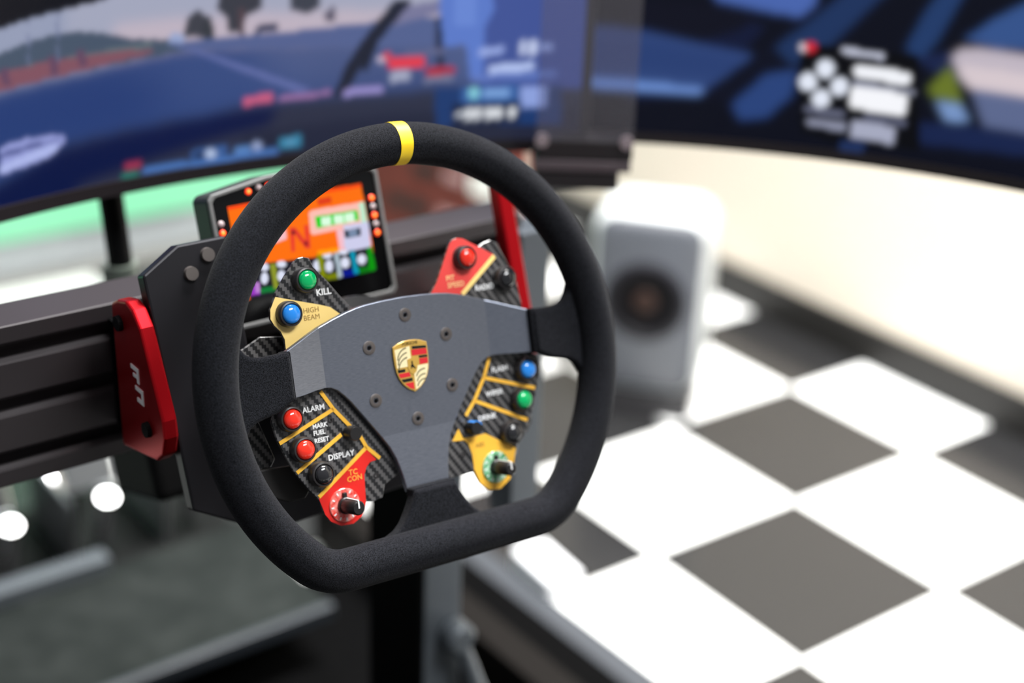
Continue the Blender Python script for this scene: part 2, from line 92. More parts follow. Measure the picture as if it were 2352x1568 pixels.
DASH_PICTURE = [((255,112,0),[(-62.3,36.1),(53.9,32.3),(55.8,-35.6),(-65.9,-35.7)]),((255,60,10),[(-58.4,33.4),(53.9,32.1),(54.3,29.9),(-58.1,31.3)]),((252,190,178),[(7.1,18.6),(11.0,20.0),(52.9,18.8),(53.1,2.5),(7.4,2.1),(5.6,4.2)]),((10,210,10),[(11.6,14.8),(47.3,13.6),(47.0,5.8),(11.5,6.5)]),((220,255,225),[(16.2,13.4),(24.3,13.0),(23.7,6.7),(15.5,7.1)]),((220,255,225),[(26.7,13.0),(34.9,12.7),(34.3,6.3),(26.1,6.7)]),((220,255,225),[(35.8,12.7),(44.1,12.4),(43.5,5.9),(35.2,6.3)]),((190,235,205),[(49.5,18.5),(54.1,18.4),(53.9,2.4),(48.7,1.8)]),((246,190,200),[(27.0,2.1),(32.8,1.8),(31.6,-12.5),(26.7,-12.0)]),((206,206,236),[(33.3,4.6),(55.0,3.6),(53.7,-13.8),(50.8,-17.6),(32.6,-15.6),(31.0,-11.0)]),((16,28,44),[(33.0,0.7),(47.1,0.3),(46.8,-5.5),(33.0,-5.2)]),((120,140,170),[(36.6,0.2),(44.1,0.0),(43.8,-5.2),(36.4,-5.0)]),((235,60,40),[(-10.3,10.4),(-6.6,10.3),(-9.3,-6.9),(-12.2,-6.7)]),((235,60,40),[(1.4,10.3),(5.0,10.2),(3.8,-6.9),(0.1,-6.7)]),((225,55,40),[(-9.8,10.2),(-5.8,10.2),(3.5,-6.1),(-0.4,-6.5)]),((120,20,30),[(-6.4,6.4),(-6.8,5.7),(-7.5,5.2),(-8.4,5.2),(-9.2,5.5),(-9.7,6.2),(-9.8,7.0),(-9.4,7.7),(-8.7,8.2),(-7.8,8.2),(-7.0,7.8),(-6.5,7.2)]),((120,20,30),[(2.3,-3.1),(1.9,-3.8),(1.2,-4.2),(0.3,-4.3),(-0.5,-3.9),(-1.0,-3.2),(-1.1,-2.4),(-0.7,-1.7),(0.0,-1.3),(0.9,-1.2),(1.7,-1.6),(2.2,-2.3)]),((226,60,20),[(15.7,27.1),(27.1,26.9),(27.0,22.3),(15.5,22.4)]),((246,190,196),[(-24.1,7.2),(-13.3,10.1),(-14.0,3.2),(-20.5,2.3),(-26.8,2.0)]),((20,20,32),[(-49.2,-9.8),(-35.5,-10.4),(7.4,-14.1),(54.6,-15.4),(56.6,-35.8),(-51.2,-34.6)]),((150,50,190),[(-49.9,-24.3),(-41.9,-24.6),(-42.5,-31.5),(-49.7,-31.0)]),((190,130,210),[(-44.9,-22.5),(-41.1,-22.6),(-42.2,-30.1),(-45.7,-30.1)]),((0,120,50),[(-41.7,-27.4),(-27.7,-27.8),(-28.1,-31.6),(-42.1,-31.2)]),((140,150,40),[(-30.8,-12.0),(-26.1,-12.2),(-27.3,-29.7),(-30.9,-30.0)]),((222,226,246),[(-34.0,-21.6),(-34.7,-23.3),(-35.8,-24.6),(-37.1,-25.2),(-38.3,-25.0),(-39.3,-23.9),(-39.8,-22.3),(-39.7,-20.4),(-39.1,-18.7),(-38.0,-17.4),(-36.7,-16.8),(-35.4,-17.0),(-34.4,-18.1),(-34.0,-19.7)]),((222,226,246),[(-20.2,-22.6),(-20.9,-24.3),(-22.1,-25.6),(-23.5,-26.1),(-24.9,-25.8),(-26.0,-24.7),(-26.6,-23.1),(-26.6,-21.3),(-25.9,-19.6),(-24.7,-18.4),(-23.3,-17.8),(-21.9,-18.1),(-20.8,-19.1),(-20.2,-20.7)]),((222,226,246),[(-32.0,-13.9),(-32.6,-15.0),(-33.7,-15.7),(-35.1,-16.0),(-36.6,-15.7),(-37.8,-14.9),(-38.5,-13.8),(-38.6,-12.6),(-38.0,-11.5),(-36.9,-10.7),(-35.5,-10.4),(-34.0,-10.7),(-32.8,-11.5),(-32.1,-12.6)]),((222,226,246),[(-18.0,-14.5),(-18.5,-15.5),(-19.8,-16.1),(-21.4,-16.3),(-23.1,-16.0),(-24.5,-15.2),(-25.4,-14.2),(-25.5,-13.0),(-24.9,-12.0),(-23.7,-11.4),(-22.1,-11.2),(-20.4,-11.5),(-19.0,-12.3),(-18.1,-13.4)]),((222,226,246),[(10.0,-21.1),(9.3,-22.8),(8.0,-24.1),(6.5,-24.6),(4.9,-24.3),(3.7,-23.2),(3.1,-21.6),(3.1,-19.7),(3.8,-18.0),(5.0,-16.7),(6.6,-16.2),(8.1,-16.5),(9.3,-17.5),(10.0,-19.2)]),((222,226,246),[(19.2,-23.2),(18.5,-25.0),(17.3,-26.4),(15.8,-26.9),(14.3,-26.6),(13.1,-25.6),(12.5,-23.9),(12.6,-21.9),(13.3,-20.1),(14.5,-18.8),(16.0,-18.2),(17.5,-18.5),(18.6,-19.6),(19.3,-21.3)]),((222,226,246),[(33.2,-23.4),(32.5,-25.1),(31.2,-26.3),(29.6,-26.8),(27.9,-26.5),(26.6,-25.4),(25.8,-23.8),(25.8,-22.0),(26.6,-20.3),(27.9,-19.1),(29.5,-18.6),(31.1,-18.9),(32.5,-20.0),(33.2,-21.6)]),((222,226,246),[(47.5,-23.6),(46.8,-25.2),(45.5,-26.4),(43.9,-26.8),(42.2,-26.5),(40.8,-25.4),(40.1,-23.9),(40.0,-22.2),(40.7,-20.6),(42.0,-19.5),(43.7,-19.0),(45.4,-19.3),(46.7,-20.4),(47.5,-21.9)]),((222,226,246),[(19.6,-15.3),(19.1,-16.3),(17.8,-16.9),(16.2,-17.1),(14.5,-16.8),(13.1,-16.0),(12.2,-15.0),(12.1,-13.9),(12.6,-12.9),(13.9,-12.3),(15.5,-12.1),(17.2,-12.5),(18.6,-13.2),(19.5,-14.2)]),((222,226,246),[(33.5,-15.4),(32.9,-16.2),(31.7,-16.7),(30.0,-16.8),(28.2,-16.4),(26.7,-15.7),(25.7,-14.8),(25.5,-13.9),(26.0,-13.1),(27.3,-12.7),(29.0,-12.6),(30.7,-12.9),(32.3,-13.6),(33.3,-14.5)]),((130,140,0),[(7.3,-12.3),(12.2,-12.5),(12.0,-29.8),(7.8,-30.0)]),((120,130,0),[(11.9,-28.0),(22.1,-28.5),(22.5,-33.0),(11.9,-32.3)]),((168,184,196),[(21.3,-13.9),(25.5,-13.9),(25.5,-32.5),(21.7,-32.8)]),((0,20,140),[(26.0,-27.9),(37.6,-28.3),(37.4,-33.4),(25.8,-32.9)]),((0,150,180),[(34.8,-15.3),(38.9,-15.4),(39.4,-32.3),(35.5,-32.7)]),((0,120,10),[(39.7,-28.7),(53.6,-29.3),(53.2,-33.6),(39.6,-33.1)]),((0,150,0),[(49.8,-16.0),(54.0,-14.6),(54.3,-32.4),(48.7,-32.4)]),((255,160,0),[(8.3,-9.6),(27.0,-10.6),(26.3,-13.7),(8.4,-13.2)])]
CARTON_YAW = -80

# ------------------------------------------------------------------ helpers
def lin(c):
    return tuple((v / 255 / 12.92 if v <= 10 else ((v / 255 + 0.055) / 1.055) ** 2.4) for v in c)

def mat(name, rgb, rough=0.5, metal=0.0, spec=0.5, coat=0.0, sheen=0.0, emit=None, strength=1.0, alpha=None, linear=False):
    m = bpy.data.materials.new(name); m.use_nodes = True
    b = m.node_tree.nodes['Principled BSDF']
    col = rgb if linear else lin(rgb)
    b.inputs['Base Color'].default_value = (*col, 1)
    b.inputs['Roughness'].default_value = rough
    b.inputs['Metallic'].default_value = metal
    b.inputs['Specular IOR Level'].default_value = spec
    b.inputs['Coat Weight'].default_value = coat
    b.inputs['Sheen Weight'].default_value = sheen
    if emit:
        b.inputs['Emission Color'].default_value = (*lin(emit), 1)
        b.inputs['Emission Strength'].default_value = strength
    return m

def nodes(m):
    return m.node_tree.nodes, m.node_tree.links, m.node_tree.nodes['Principled BSDF']

def add_noise(m, scale, lo, hi, detail=2.0, bump=0.0, stretch=None, dist=0.001, rough=None):
    n, l, b = nodes(m)
    tc = n.new('ShaderNodeTexCoord'); mp = n.new('ShaderNodeMapping')
    if stretch: mp.inputs['Scale'].default_value = stretch
    nz = n.new('ShaderNodeTexNoise'); nz.inputs['Scale'].default_value = scale; nz.inputs['Detail'].default_value = detail
    l.new(tc.outputs['Object'], mp.inputs[0]); l.new(mp.outputs[0], nz.inputs['Vector'])
    if lo is not None:
        r = n.new('ShaderNodeValToRGB')
        r.color_ramp.elements[0].position = 0.33; r.color_ramp.elements[0].color = (*lo, 1)
        r.color_ramp.elements[1].position = 0.7; r.color_ramp.elements[1].color = (*hi, 1)
        l.new(nz.outputs['Fac'], r.inputs[0]); l.new(r.outputs[0], b.inputs['Base Color'])
    if bump:
        bp = n.new('ShaderNodeBump'); bp.inputs['Strength'].default_value = bump; bp.inputs['Distance'].default_value = dist
        l.new(nz.outputs['Fac'], bp.inputs['Height']); l.new(bp.outputs[0], b.inputs['Normal'])
    return m

def obj(name, bm, m, parent=None, smooth=False, bevel=0.0, seg=2, angle=40):
    if isinstance(bm, bpy.types.Mesh):
        me = bm
    else:
        me = bpy.data.meshes.new(name); bmesh.ops.recalc_face_normals(bm, faces=bm.faces); bm.to_mesh(me); bm.free()
    if m and not me.materials: me.materials.append(m)
    o = bpy.data.objects.new(name, me); C.objects.link(o)
    if parent: o.parent = parent
    if smooth:
        for p in me.polygons: p.use_smooth = True
        if smooth == 'auto':
            me.shade_smooth() if False else None
            me.set_sharp_from_angle(angle=math.radians(angle))
    if bevel:
        md = o.modifiers.new('bevel', 'BEVEL'); md.width = bevel; md.segments = seg
        md.limit_method = 'ANGLE'; md.angle_limit = math.radians(angle)
    return o

def thing(name, label, cat, loc=(0, 0, 0), rot=None, group=None):
    o = bpy.data.objects.new(name, None); C.objects.link(o)
    o.empty_display_size = 0.05
    o.location = loc
    if rot is not None: o.rotation_euler = rot
    o['label'] = label; o['category'] = cat
    if group: o['group'] = group
    return o

def tag(o, label, cat, group=None):
    o['label'] = label; o['category'] = cat
    if group: o['group'] = group
    return o

def struct(o):
    o['kind'] = 'structure'; return o

def prism(pts, z0, z1, bm=None, s=0.001):
    bm = bm or bmesh.new()
    v = [bm.verts.new((x * s, y * s, z0 * s)) for x, y in pts]
    f = bm.faces.new(v)
    r = bmesh.ops.extrude_face_region(bm, geom=[f])
    bmesh.ops.translate(bm, verts=[g for g in r['geom'] if isinstance(g, bmesh.types.BMVert)], vec=(0, 0, (z1 - z0) * s))
    return bm

def box(x0, x1, y0, y1, z0, z1, bm=None):
    bm = bm or bmesh.new()
    r = bmesh.ops.create_cube(bm, size=1.0)
    bmesh.ops.scale(bm, verts=r['verts'], vec=(x1 - x0, y1 - y0, z1 - z0))
    bmesh.ops.translate(bm, verts=r['verts'], vec=((x0 + x1) / 2, (y0 + y1) / 2, (z0 + z1) / 2))
    return bm

def lathe(profile, seg=32, bm=None, loc=(0, 0, 0), mtx=None):
    """profile: (radius, z) in metres, revolved about z"""
    bm = bm or bmesh.new()
    rings = []
    M = mtx or Matrix()
    for r, z in profile:
        if r < 1e-7:
            rings.append([bm.verts.new(M @ Vector((loc[0], loc[1], loc[2] + z)))])
        else:
            rings.append([bm.verts.new(M @ Vector((loc[0] + r * math.cos(2 * math.pi * k / seg), loc[1] + r * math.sin(2 * math.pi * k / seg), loc[2] + z))) for k in range(seg)])
    for a, b in zip(rings, rings[1:]):
        for k in range(seg):
            k2 = (k + 1) % seg
            if len(a) == 1 and len(b) == 1: continue
            if len(a) == 1: bm.faces.new((a[0], b[k], b[k2]))
            elif len(b) == 1: bm.faces.new((a[k], a[k2], b[0]))
            else: bm.faces.new((a[k], a[k2], b[k2], b[k]))
    return bm

def tube(p0, p1, r, seg=20, bm=None, r1=None):
    p0, p1 = Vector(p0), Vector(p1)
    d = p1 - p0
    M = Matrix.Translation(p0) @ d.to_track_quat('Z', 'Y').to_matrix().to_4x4()
    r1 = r if r1 is None else r1
    return lathe([(0, 0), (r, 0), (r1, d.length), (0, d.length)], seg, bm, mtx=M)

def strip(pts, w, z0, z1, bm=None):
    """a flat line of width w along pts (mm)"""
    bm = bm or bmesh.new()
    P = [Vector((x, y)) for x, y in pts]
    L, Rr = [], []
    for i, p in enumerate(P):
        a = (P[i] - P[i - 1]).normalized() if i else (P[1] - P[0]).normalized()
        b = (P[i + 1] - P[i]).normalized() if i < len(P) - 1 else a
        t = (a + b).normalized(); n = Vector((-t.y, t.x)) * (w / 2 / max(0.5, t.dot(a)))
        L.append(p + n); Rr.append(p - n)
    return prism([(q.x, q.y) for q in L + Rr[::-1]], z0, z1, bm)

def text_mesh(body, size, extrude=0.00008, align='LEFT', shear=0.0, bold=0.0):
    cu = bpy.data.curves.new('lettering', 'FONT'); cu.body = body; cu.size = size
    cu.extrude = extrude; cu.align_x = align; cu.shear = shear; cu.offset = bold; cu.resolution_u = 2
    o = bpy.data.objects.new('lettering', cu); C.objects.link(o)
    dg = bpy.context.evaluated_depsgraph_get()
    me = bpy.data.meshes.new_from_object(o.evaluated_get(dg))
    bpy.data.objects.remove(o); bpy.data.curves.remove(cu)
    me.name = 'lettering'
    me.materials.clear()
    return me

def lettering(body, size, m, parent, loc, rot=None, align='LEFT', bold=0.0, sx=1.0):
    me = text_mesh(body, size, align=align, bold=bold)
    o = obj('lettering', me, m, parent)
    o.location = loc
    if rot: o.rotation_euler = rot
    o.scale = (sx, 1, 1)
    return o

# ------------------------------------------------------------------ materials
suede = mat('suede', (30, 31, 35), 1.0, spec=0.04, sheen=0.05)
add_noise(suede, 1500, lin((8, 8, 10)), lin((40, 41, 46)), 3.0, bump=0.6, dist=0.0006)
suede.node_tree.nodes['Principled BSDF'].inputs['Sheen Roughness'].default_value = 0.5
anod = mat('grey_anodised_aluminium', (94, 99, 110), 0.36, metal=0.85, spec=0.5)
add_noise(anod, 260, lin((122, 127, 140)), lin((142, 147, 160)), 4, bump=0.06, stretch=(1, 14, 1), dist=0.0003)
yellow_tape = mat('yellow_leather', (255, 214, 24), 0.5)
yellow = mat('yellow_vinyl', (250, 190, 66), 0.35)
cream = mat('cream_vinyl', (255, 220, 136), 0.35)
red_vinyl = mat('red_vinyl', (222, 40, 34), 0.32)
pink_vinyl = mat('light_red_vinyl', (232, 74, 70), 0.32)
black_plastic = mat('black_plastic', (26, 25, 26), 0.38)
soft_black = mat('matt_black', (13, 13, 14), 0.6, spec=0.12)
bezel_m = mat('dark_grey_bezel', (44, 41, 42), 0.35)
white_print = mat('white_print', (235, 235, 235), 0.5)
brown_print = mat('brown_print', (150, 112, 50), 0.5)
orange_print = mat('orange_print', (245, 160, 60), 0.5)
pale_print = mat('pale_print', (250, 200, 140), 0.5)
btn_green = mat('green_button', (0, 186, 104), 0.14, coat=0.6)
btn_blue = mat('blue_button', (44, 146, 244), 0.14, coat=0.6)
btn_red = mat('red_button', (250, 52, 34), 0.14, coat=0.6)
btn_black = mat('black_button', (36, 36, 39), 0.14, coat=0.6)
screw_m = mat('bronze_grey_screw', (92, 86, 84), 0.45, metal=0.4)
steel = mat('brushed_steel', (176, 180, 184), 0.3, metal=0.9)
chrome = mat('chrome', (235, 238, 240), 0.08, metal=1.0)
red_anod = mat('red_anodised_aluminium', (190, 14, 26), 0.33, metal=0.8)
profile_m = mat('dark_anodised_profile', (60, 55, 57), 0.42, metal=0.3)
post_m = mat('grey_profile', (92, 98, 104), 0.45, metal=0.3)
slot_m = mat('slot_black', (7, 7, 8), 0.7, spec=0.05)
gold = mat('gold_enamel', (222, 178, 84), 0.18, metal=0.35, coat=1.0)
cream_enamel = mat('cream_enamel', (240, 222, 176), 0.2, coat=1.0)
red_enamel = mat('red_enamel', (206, 40, 48), 0.2, coat=1.0)
black_enamel = mat('black_enamel', (12, 16, 14), 0.2, coat=1.0)
line_enamel = mat('antler_enamel', (96, 96, 70), 0.25, coat=1.0)

def carbon_mat():
    m = mat('carbon_fibre', (40, 40, 42), 0.3, spec=0.5, coat=0.5)
    n, l, b = nodes(m)
    tc = n.new('ShaderNodeTexCoord'); sep = n.new('ShaderNodeSeparateXYZ'); l.new(tc.outputs['Object'], sep.inputs[0])
    def mth(op, a, bb=None):
        k = n.new('ShaderNodeMath'); k.operation = op
        for i, v in enumerate((a, bb)):
            if v is None: continue
            if isinstance(v, (int, float)): k.inputs[i].default_value = v
            else: l.new(v, k.inputs[i])
        return k.outputs[0]
    fx = mth('FLOOR', mth('MULTIPLY', sep.outputs[0], 620)); fy = mth('FLOOR', mth('MULTIPLY', sep.outputs[1], 420))
    md = mth('FLOORED_MODULO', mth('ADD', fx, fy), 4)
    t = mth('LESS_THAN', md, 1.5)
    mx = n.new('ShaderNodeMix'); mx.data_type = 'RGBA'
    mx.inputs['A'].default_value = (*lin((30, 30, 32)), 1); mx.inputs['B'].default_value = (*lin((92, 90, 90)), 1)
    l.new(t, mx.inputs['Factor']); l.new(mx.outputs['Result'], b.inputs['Base Color'])
    return m
carbon = carbon_mat()

def picture_mat(name, strength):
    m = mat(name, (4, 4, 5), 0.25, spec=0.3)
    n, l, b = nodes(m)
    a = n.new('ShaderNodeVertexColor'); a.layer_name = 'picture'
    l.new(a.outputs['Color'], b.inputs['Emission Color']); b.inputs['Emission Strength'].default_value = strength
    return m

def inside(px, py, poly):
    x = np.array([p[0] for p in poly]); y = np.array([p[1] for p in poly])
    r = np.zeros(px.shape, bool)
    j = len(poly) - 1
    for i in range(len(poly)):
        if y[i] != y[j]:
            c = ((y[i] > py) != (y[j] > py)) & (px < (x[j] - x[i]) * (py - y[i]) / (y[j] - y[i]) + x[i])
            r ^= c
        j = i
    return r

def paint(u, v, prims, shape):
    col = np.zeros((len(u), 4)); col[:, 3] = 1
    for c, poly in prims:
        if c is None:                       # soften everything drawn so far
            col = soften(col.reshape(*shape, 4), poly[0][0]).reshape(-1, 4); continue
        col[inside(u, v, poly), :3] = lin(c)
    return col

def soften(a, s):
    k = np.exp(-0.5 * (np.arange(-3 * int(s + 1), 3 * int(s + 1) + 1) / s) ** 2); k /= k.sum(); r = len(k) // 2
    for ax in (0, 1):
        w = [(0, 0)] * 3; w[ax] = (r, r)
        p = np.pad(a, w, mode='edge')
        a = sum(k[i] * np.take(p, range(i, i + a.shape[ax]), axis=ax) for i in range(len(k)))
    return a

def picture_grid(name, nu, nv, pos, u0, u1, v0, v1, prims, m, parent, blur=1.0):
    us, vs = np.meshgrid(np.linspace(u0, u1, nu), np.linspace(v0, v1, nv))
    us, vs = us.ravel(), vs.ravel()
    co = pos(us, vs)
    idx = np.arange(nu * nv).reshape(nv, nu)
    f = np.stack([idx[:-1, :-1], idx[:-1, 1:], idx[1:, 1:], idx[1:, :-1]], -1).reshape(-1, 4)
    me = bpy.data.meshes.new(name)
    me.from_pydata(co.tolist(), [], f.tolist())
    at = me.color_attributes.new('picture', 'FLOAT_COLOR', 'POINT')
    at.data.foreach_set('color', soften(paint(us, vs, prims, (nv, nu)).reshape(nv, nu, 4), blur).ravel())
    return obj(name, me, m, parent)

# ------------------------------------------------------------------ the room
TO = Vector((1.46442, 0.87628, 0)); TU = Vector((-0.0287654, -0.9995862, 0)); TV = Vector((-0.9995862, 0.0287654, 0)); TS = 0.305
white_tile = mat('white_vinyl_tile', (236, 237, 236), 0.22, spec=0.5)
add_noise(white_tile, 30, lin((228, 230, 230)), lin((242, 242, 240)), 4)
dark_tile = mat('charcoal_vinyl_tile', (34, 34, 36), 0.22, spec=0.5)
add_noise(dark_tile, 220, lin((27, 27, 28)), lin((42, 42, 43)), 4)
grout = mat('tile_joint', (120, 118, 114), 0.8)
floor = struct(obj('floor', box(-2.2, 2.0, -2.0, 2.4, -0.06, -0.0035), grout))
def tile_mesh(name, m):
    h = TS / 2 - 0.0004
    bm = box(-h, h, -h, h, -0.0035, 0)
    me = bpy.data.meshes.new(name); bm.to_mesh(me); bm.free(); me.materials.append(m)
    return me
tm = {0: tile_mesh('tile', dark_tile), 1: tile_mesh('tile', white_tile)}
ang = math.atan2(TU.y, TU.x)
for i in range(-4, 8):
    for j in range(-1, 10):
        p = TO + TU * (TS * (i + .5)) + TV * (TS * (j + .5))
        if p.x > 1.66 or p.y > 2.3: continue
        o = bpy.data.objects.new('tile', tm[(i + j) % 2]); C.objects.link(o)
        o.parent = floor; o.location = p; o.rotation_euler = (0, 0, ang)
WALLX = 1.672      # at the tile row through y = 0.6; the wall runs along the tiles

wall_m = mat('cream_wall_paint', (240, 232, 219), 0.7, spec=0.3)
add_noise(wall_m, 60, lin((214, 204, 189)), lin((220, 211, 197)), 3)
base_m = mat('charcoal_baseboard', (30, 29, 28), 0.5, spec=0.3)
wroot = Vector((WALLX, 0.6, 0))
def along_wall(name, bm, m):
    o = obj(name, bm, m); o.location = wroot; o.rotation_euler = (0, 0, math.atan2(0.9995862, 0.0287654) - math.pi / 2); return struct(o)
along_wall('wall_right', box(0.0, 0.12, -2.4, 1.75, -0.02, 2.75), wall_m)
bb = along_wall('baseboard_right', box(-0.012, 0.0, -2.4, 1.5, 0.0, 0.078), base_m)
front_m = mat('pale_grey_wall', (176, 182, 186), 0.6)
add_noise(front_m, 40, lin((170, 177, 181)), lin((181, 187, 191)), 3)
struct(obj('wall_front', box(-2.2, 1.72, 2.20, 2.32, -0.02, 2.75), front_m))
green_m = mat('green_glow', (40, 60, 48), 0.5, emit=(150, 246, 192), strength=1.0)
gp = thing('glow_panel', 'made-up mint green panel glowing low on the grey front wall', 'glow panel', (0.3, 2.195, 0.085))
obj('glow_sheet', box(-1.6, 0.84, -0.012, 0.0, 0.0, 0.5), green_m, gp, bevel=0.002)  # made-up emissive panel, supplies the green glow on the front wall
obj('frame', box(-1.62, 0.86, -0.006, 0.004, -0.008, 0.52), mat('added_panel_frame', (170, 176, 178), 0.5), gp)  # frame added around the made-up glow panel

# ------------------------------------------------------------------ floor mat and cockpit frame
rubber = mat('black_rubber', (8, 8, 8), 0.9, spec=0.02)
add_noise(rubber, 300, lin((5, 5, 6)), lin((10, 10, 10)), 3, bump=0.3)
matt = thing('floor_mat', 'black rubber mat with grey border lying under the cockpit', 'mat', (0, -0.1, 0))
obj('pad', box(-1.5, 0.597, -1.1, 0.92, 0.0005, 0.008), rubber, matt)  # left part, out of view, widened to cut light bounced off the floor
obj('rim', box(0.597, 0.64, -1.1, 0.92, 0.0005, 0.006), mat('grey_rubber', (58, 61, 66), 0.7, spec=0.2), matt)

frame = thing('cockpit_frame', 'dark aluminium profile racing cockpit frame with red side plates', 'cockpit frame', (0, 0, 0))
def slotted_profile(name, x0, x1, y0, y1, z0, z1, slots, m, parent):
    """extrusion along x whose front face carries T-slots at heights slots"""
    pr = [(y0, z0)]
    w, d, u = 0.0045, 0.010, 0.009
    for s in slots:
        pr += [(y0, s - w - 0.0025), (y0 + 0.0035, s - w), (y0 + 0.0055, s - w), (y0 + 0.0055, s - u), (y0 + d + .004, s - u), (y0 + d + .004, s + u), (y0 + 0.0055, s + u), (y0 + 0.0055, s + w), (y0 + 0.0035, s + w), (y0, s + w + 0.0025)]
    pr += [(y0, z1), (y1, z1), (y1, z0)]
    bm = bmesh.new()
    v = [bm.verts.new((x0, y, z)) for y, z in pr]
    f = bm.faces.new(v)
    r = bmesh.ops.extrude_face_region(bm, geom=[f])
    bmesh.ops.translate(bm, verts=[g for g in r['geom'] if isinstance(g, bmesh.types.BMVert)], vec=(x1 - x0, 0, 0))
    return obj(name, bm, m, parent, bevel=0.0008, seg=1, angle=50)
beam = slotted_profile('crossbeam', -0.46, 0.222, 0.166, 0.206, 0.672, 0.7905, (0.692, 0.732, 0.771), profile_m, frame)
beam['label'] = 'dark grey slotted crossbeam'
def side_plate(sx):
    pts = [(0.1305, 0.8065), (0.120, 0.8125), (0.106, 0.8165), (0.096, 0.8135), (0.086, 0.804), (0.077, 0.785), (0.060, 0.748), (0.0585, 0.736), (0.063, 0.722), (0.074, 0.713), (0.09, 0.709), (0.1305, 0.700)]
    if sx > 0:
        pts = [(0.1305, 0.722), (0.0735, 0.735), (0.118, 0.862), (0.106, 0.866), (0.060, 0.736), (0.0585, 0.712), (0.066, 0.702), (0.1305, 0.696)]
    bm = bmesh.new()
    x0, x1 = (-0.152, -0.1415) if sx < 0 else (0.1425, 0.156)
    v = [bm.verts.new((x0, y, z)) for y, z in pts]
    f = bm.faces.new(v)
    r = bmesh.ops.extrude_face_region(bm, geom=[f])
    bmesh.ops.translate(bm, verts=[g for g in r['geom'] if isinstance(g, bmesh.types.BMVert)], vec=(x1 - x0, 0, 0))
    o = obj('side_plate', bm, red_anod, frame, bevel=0.002, seg=3, angle=30)
    o['label'] = 'red anodised side plate'
    xa, xb = (-0.141, -0.118) if sx < 0 else (0.144, 0.155)
    obj('standoff', box(xa, xb, 0.1305 - 0.012, 0.1655, 0.70, 0.72 if sx > 0 else 0.78), slot_m, o)
    if sx < 0:
        for y, z in ((0.117, 0.797), (0.083, 0.733)):
            obj('bolt', lathe([(0, -0.003), (0.0052, -0.003), (0.0055, 0), (0.0055, 0.001)], 18, mtx=Matrix.Translation((x0, y, z)) @ Matrix.Rotation(math.pi / 2, 4, 'Y')), soft_black, o)
        # white mark, two stacked bars and a hook as in the photograph
        for (a, b, c, d) in ((0.092, 0.095, 0.762, 0.773), (0.095, 0.104, 0.770, 0.773), (0.095, 0.101, 0.765, 0.7675), (0.087, 0.090, 0.748, 0.759), (0.090, 0.099, 0.756, 0.759), (0.090, 0.097, 0.748, 0.751)):
            obj('lettering', box(x0 - 0.0005, x0 + 0.0002, a, b, c, d), white_print, o)
    return o
side_plate(-1); side_plate(1)
def post(name, x0, x1, y0, y1, z0, z1, m, parent):
    """vertical extrusion with a slot down its front"""
    c = (x0 + x1) / 2; w = 0.004
    pr = [(x0, y0), (c - w, y0), (c - w, y0 + .004), (c - 2 * w, y0 + .004), (c - 2 * w, y0 + .012), (c + 2 * w, y0 + .012), (c + 2 * w, y0 + .004), (c + w, y0 + .004), (c + w, y0), (x1, y0), (x1, y1), (x0, y1)]
    bm = bmesh.new()
    f = bm.faces.new([bm.verts.new((x, y, z0)) for x, y in pr])
    r = bmesh.ops.extrude_face_region(bm, geom=[f])
    bmesh.ops.translate(bm, verts=[g for g in r['geom'] if isinstance(g, bmesh.types.BMVert)], vec=(0, 0, z1 - z0))
    return obj(name, bm, m, parent, bevel=0.001, seg=1)
obj('side_bracket', box(0.2225, 0.2535, 0.166, 0.200, 0.49, 0.772), post_m, frame, bevel=0.0015)
post('upright', -0.42, -0.38, 0.2065, 0.285, 0.088, 0.79, post_m, frame)
sp_ = obj('support_post', box(0.157, 0.199, 0.2065, 0.28, 0.088, 0.70), post_m, frame, bevel=0.0015)
obj('shade_plate', box(0.1525, 0.1565, 0.207, 0.297, 0.088, 0.69), slot_m, sp_)  # black sheet added to put shade on the post's left face
obj('brace', box(0.199, 0.432, 0.215, 0.262, 0.0085, 0.0875), slot_m, frame, bevel=0.0015)
obj('base_rail', box(0.432, 0.478, -1.0, 0.9, 0.0085, 0.088), mat('warm_black_profile', (20, 18, 17), 0.7, spec=0.05), frame, bevel=0.002)
obj('base_rail', box(-0.478, -0.432, -1.0, 0.9, 0.0085, 0.088), profile_m, frame, bevel=0.002)
obj('cross_tie', box(-0.432, 0.199, 0.2065, 0.28, 0.0085, 0.0875), mat('tie_black', (18, 19, 22), 0.6, spec=0.1), frame, bevel=0.002)
# clamp lever on the support post
lv = obj('clamp_lever', tube((0.190, 0.192, 0.352), (0.214, 0.184, 0.268), 0.0075, 16, r1=0.011), post_m, frame, smooth='auto')
obj('knob', lathe([(0, -.004), (0.014, -.004), (0.016, 0), (0.016, 0.018), (0.012, 0.022), (0, 0.022)], 24, mtx=Matrix.Translation((0.188, 0.2065, 0.36)) @ Matrix.Rotation(math.pi / 2, 4, 'X')), post_m, lv, smooth='auto')
# heel plate
plate_m = mat('grey_green_heel_plate', (34, 38, 36), 0.8, spec=0.15)
add_noise(plate_m, 25, lin((20, 25, 24)), lin((34, 38, 37)), 3)
hp = obj('heel_plate', box(-0.43, 0.31, 0.645, 0.885, 0.088, 0.094), plate_m, frame, bevel=0.002)
obj('edge_strip', box(-0.43, 0.31, 0.632, 0.645, 0.076, 0.097), mat('blue_grey_lip', (34, 40, 47), 0.5), hp, bevel=0.002)
obj('end_bar', box(-0.43, 0.105, 0.868, 0.896, 0.094, 0.118), mat('silver_bar', (78, 84, 90), 0.5, metal=0.2), hp, bevel=0.002)
obj('riser', box(-0.43, 0.31, 0.885, 0.897, 0.0085, 0.094), soft_black, hp)

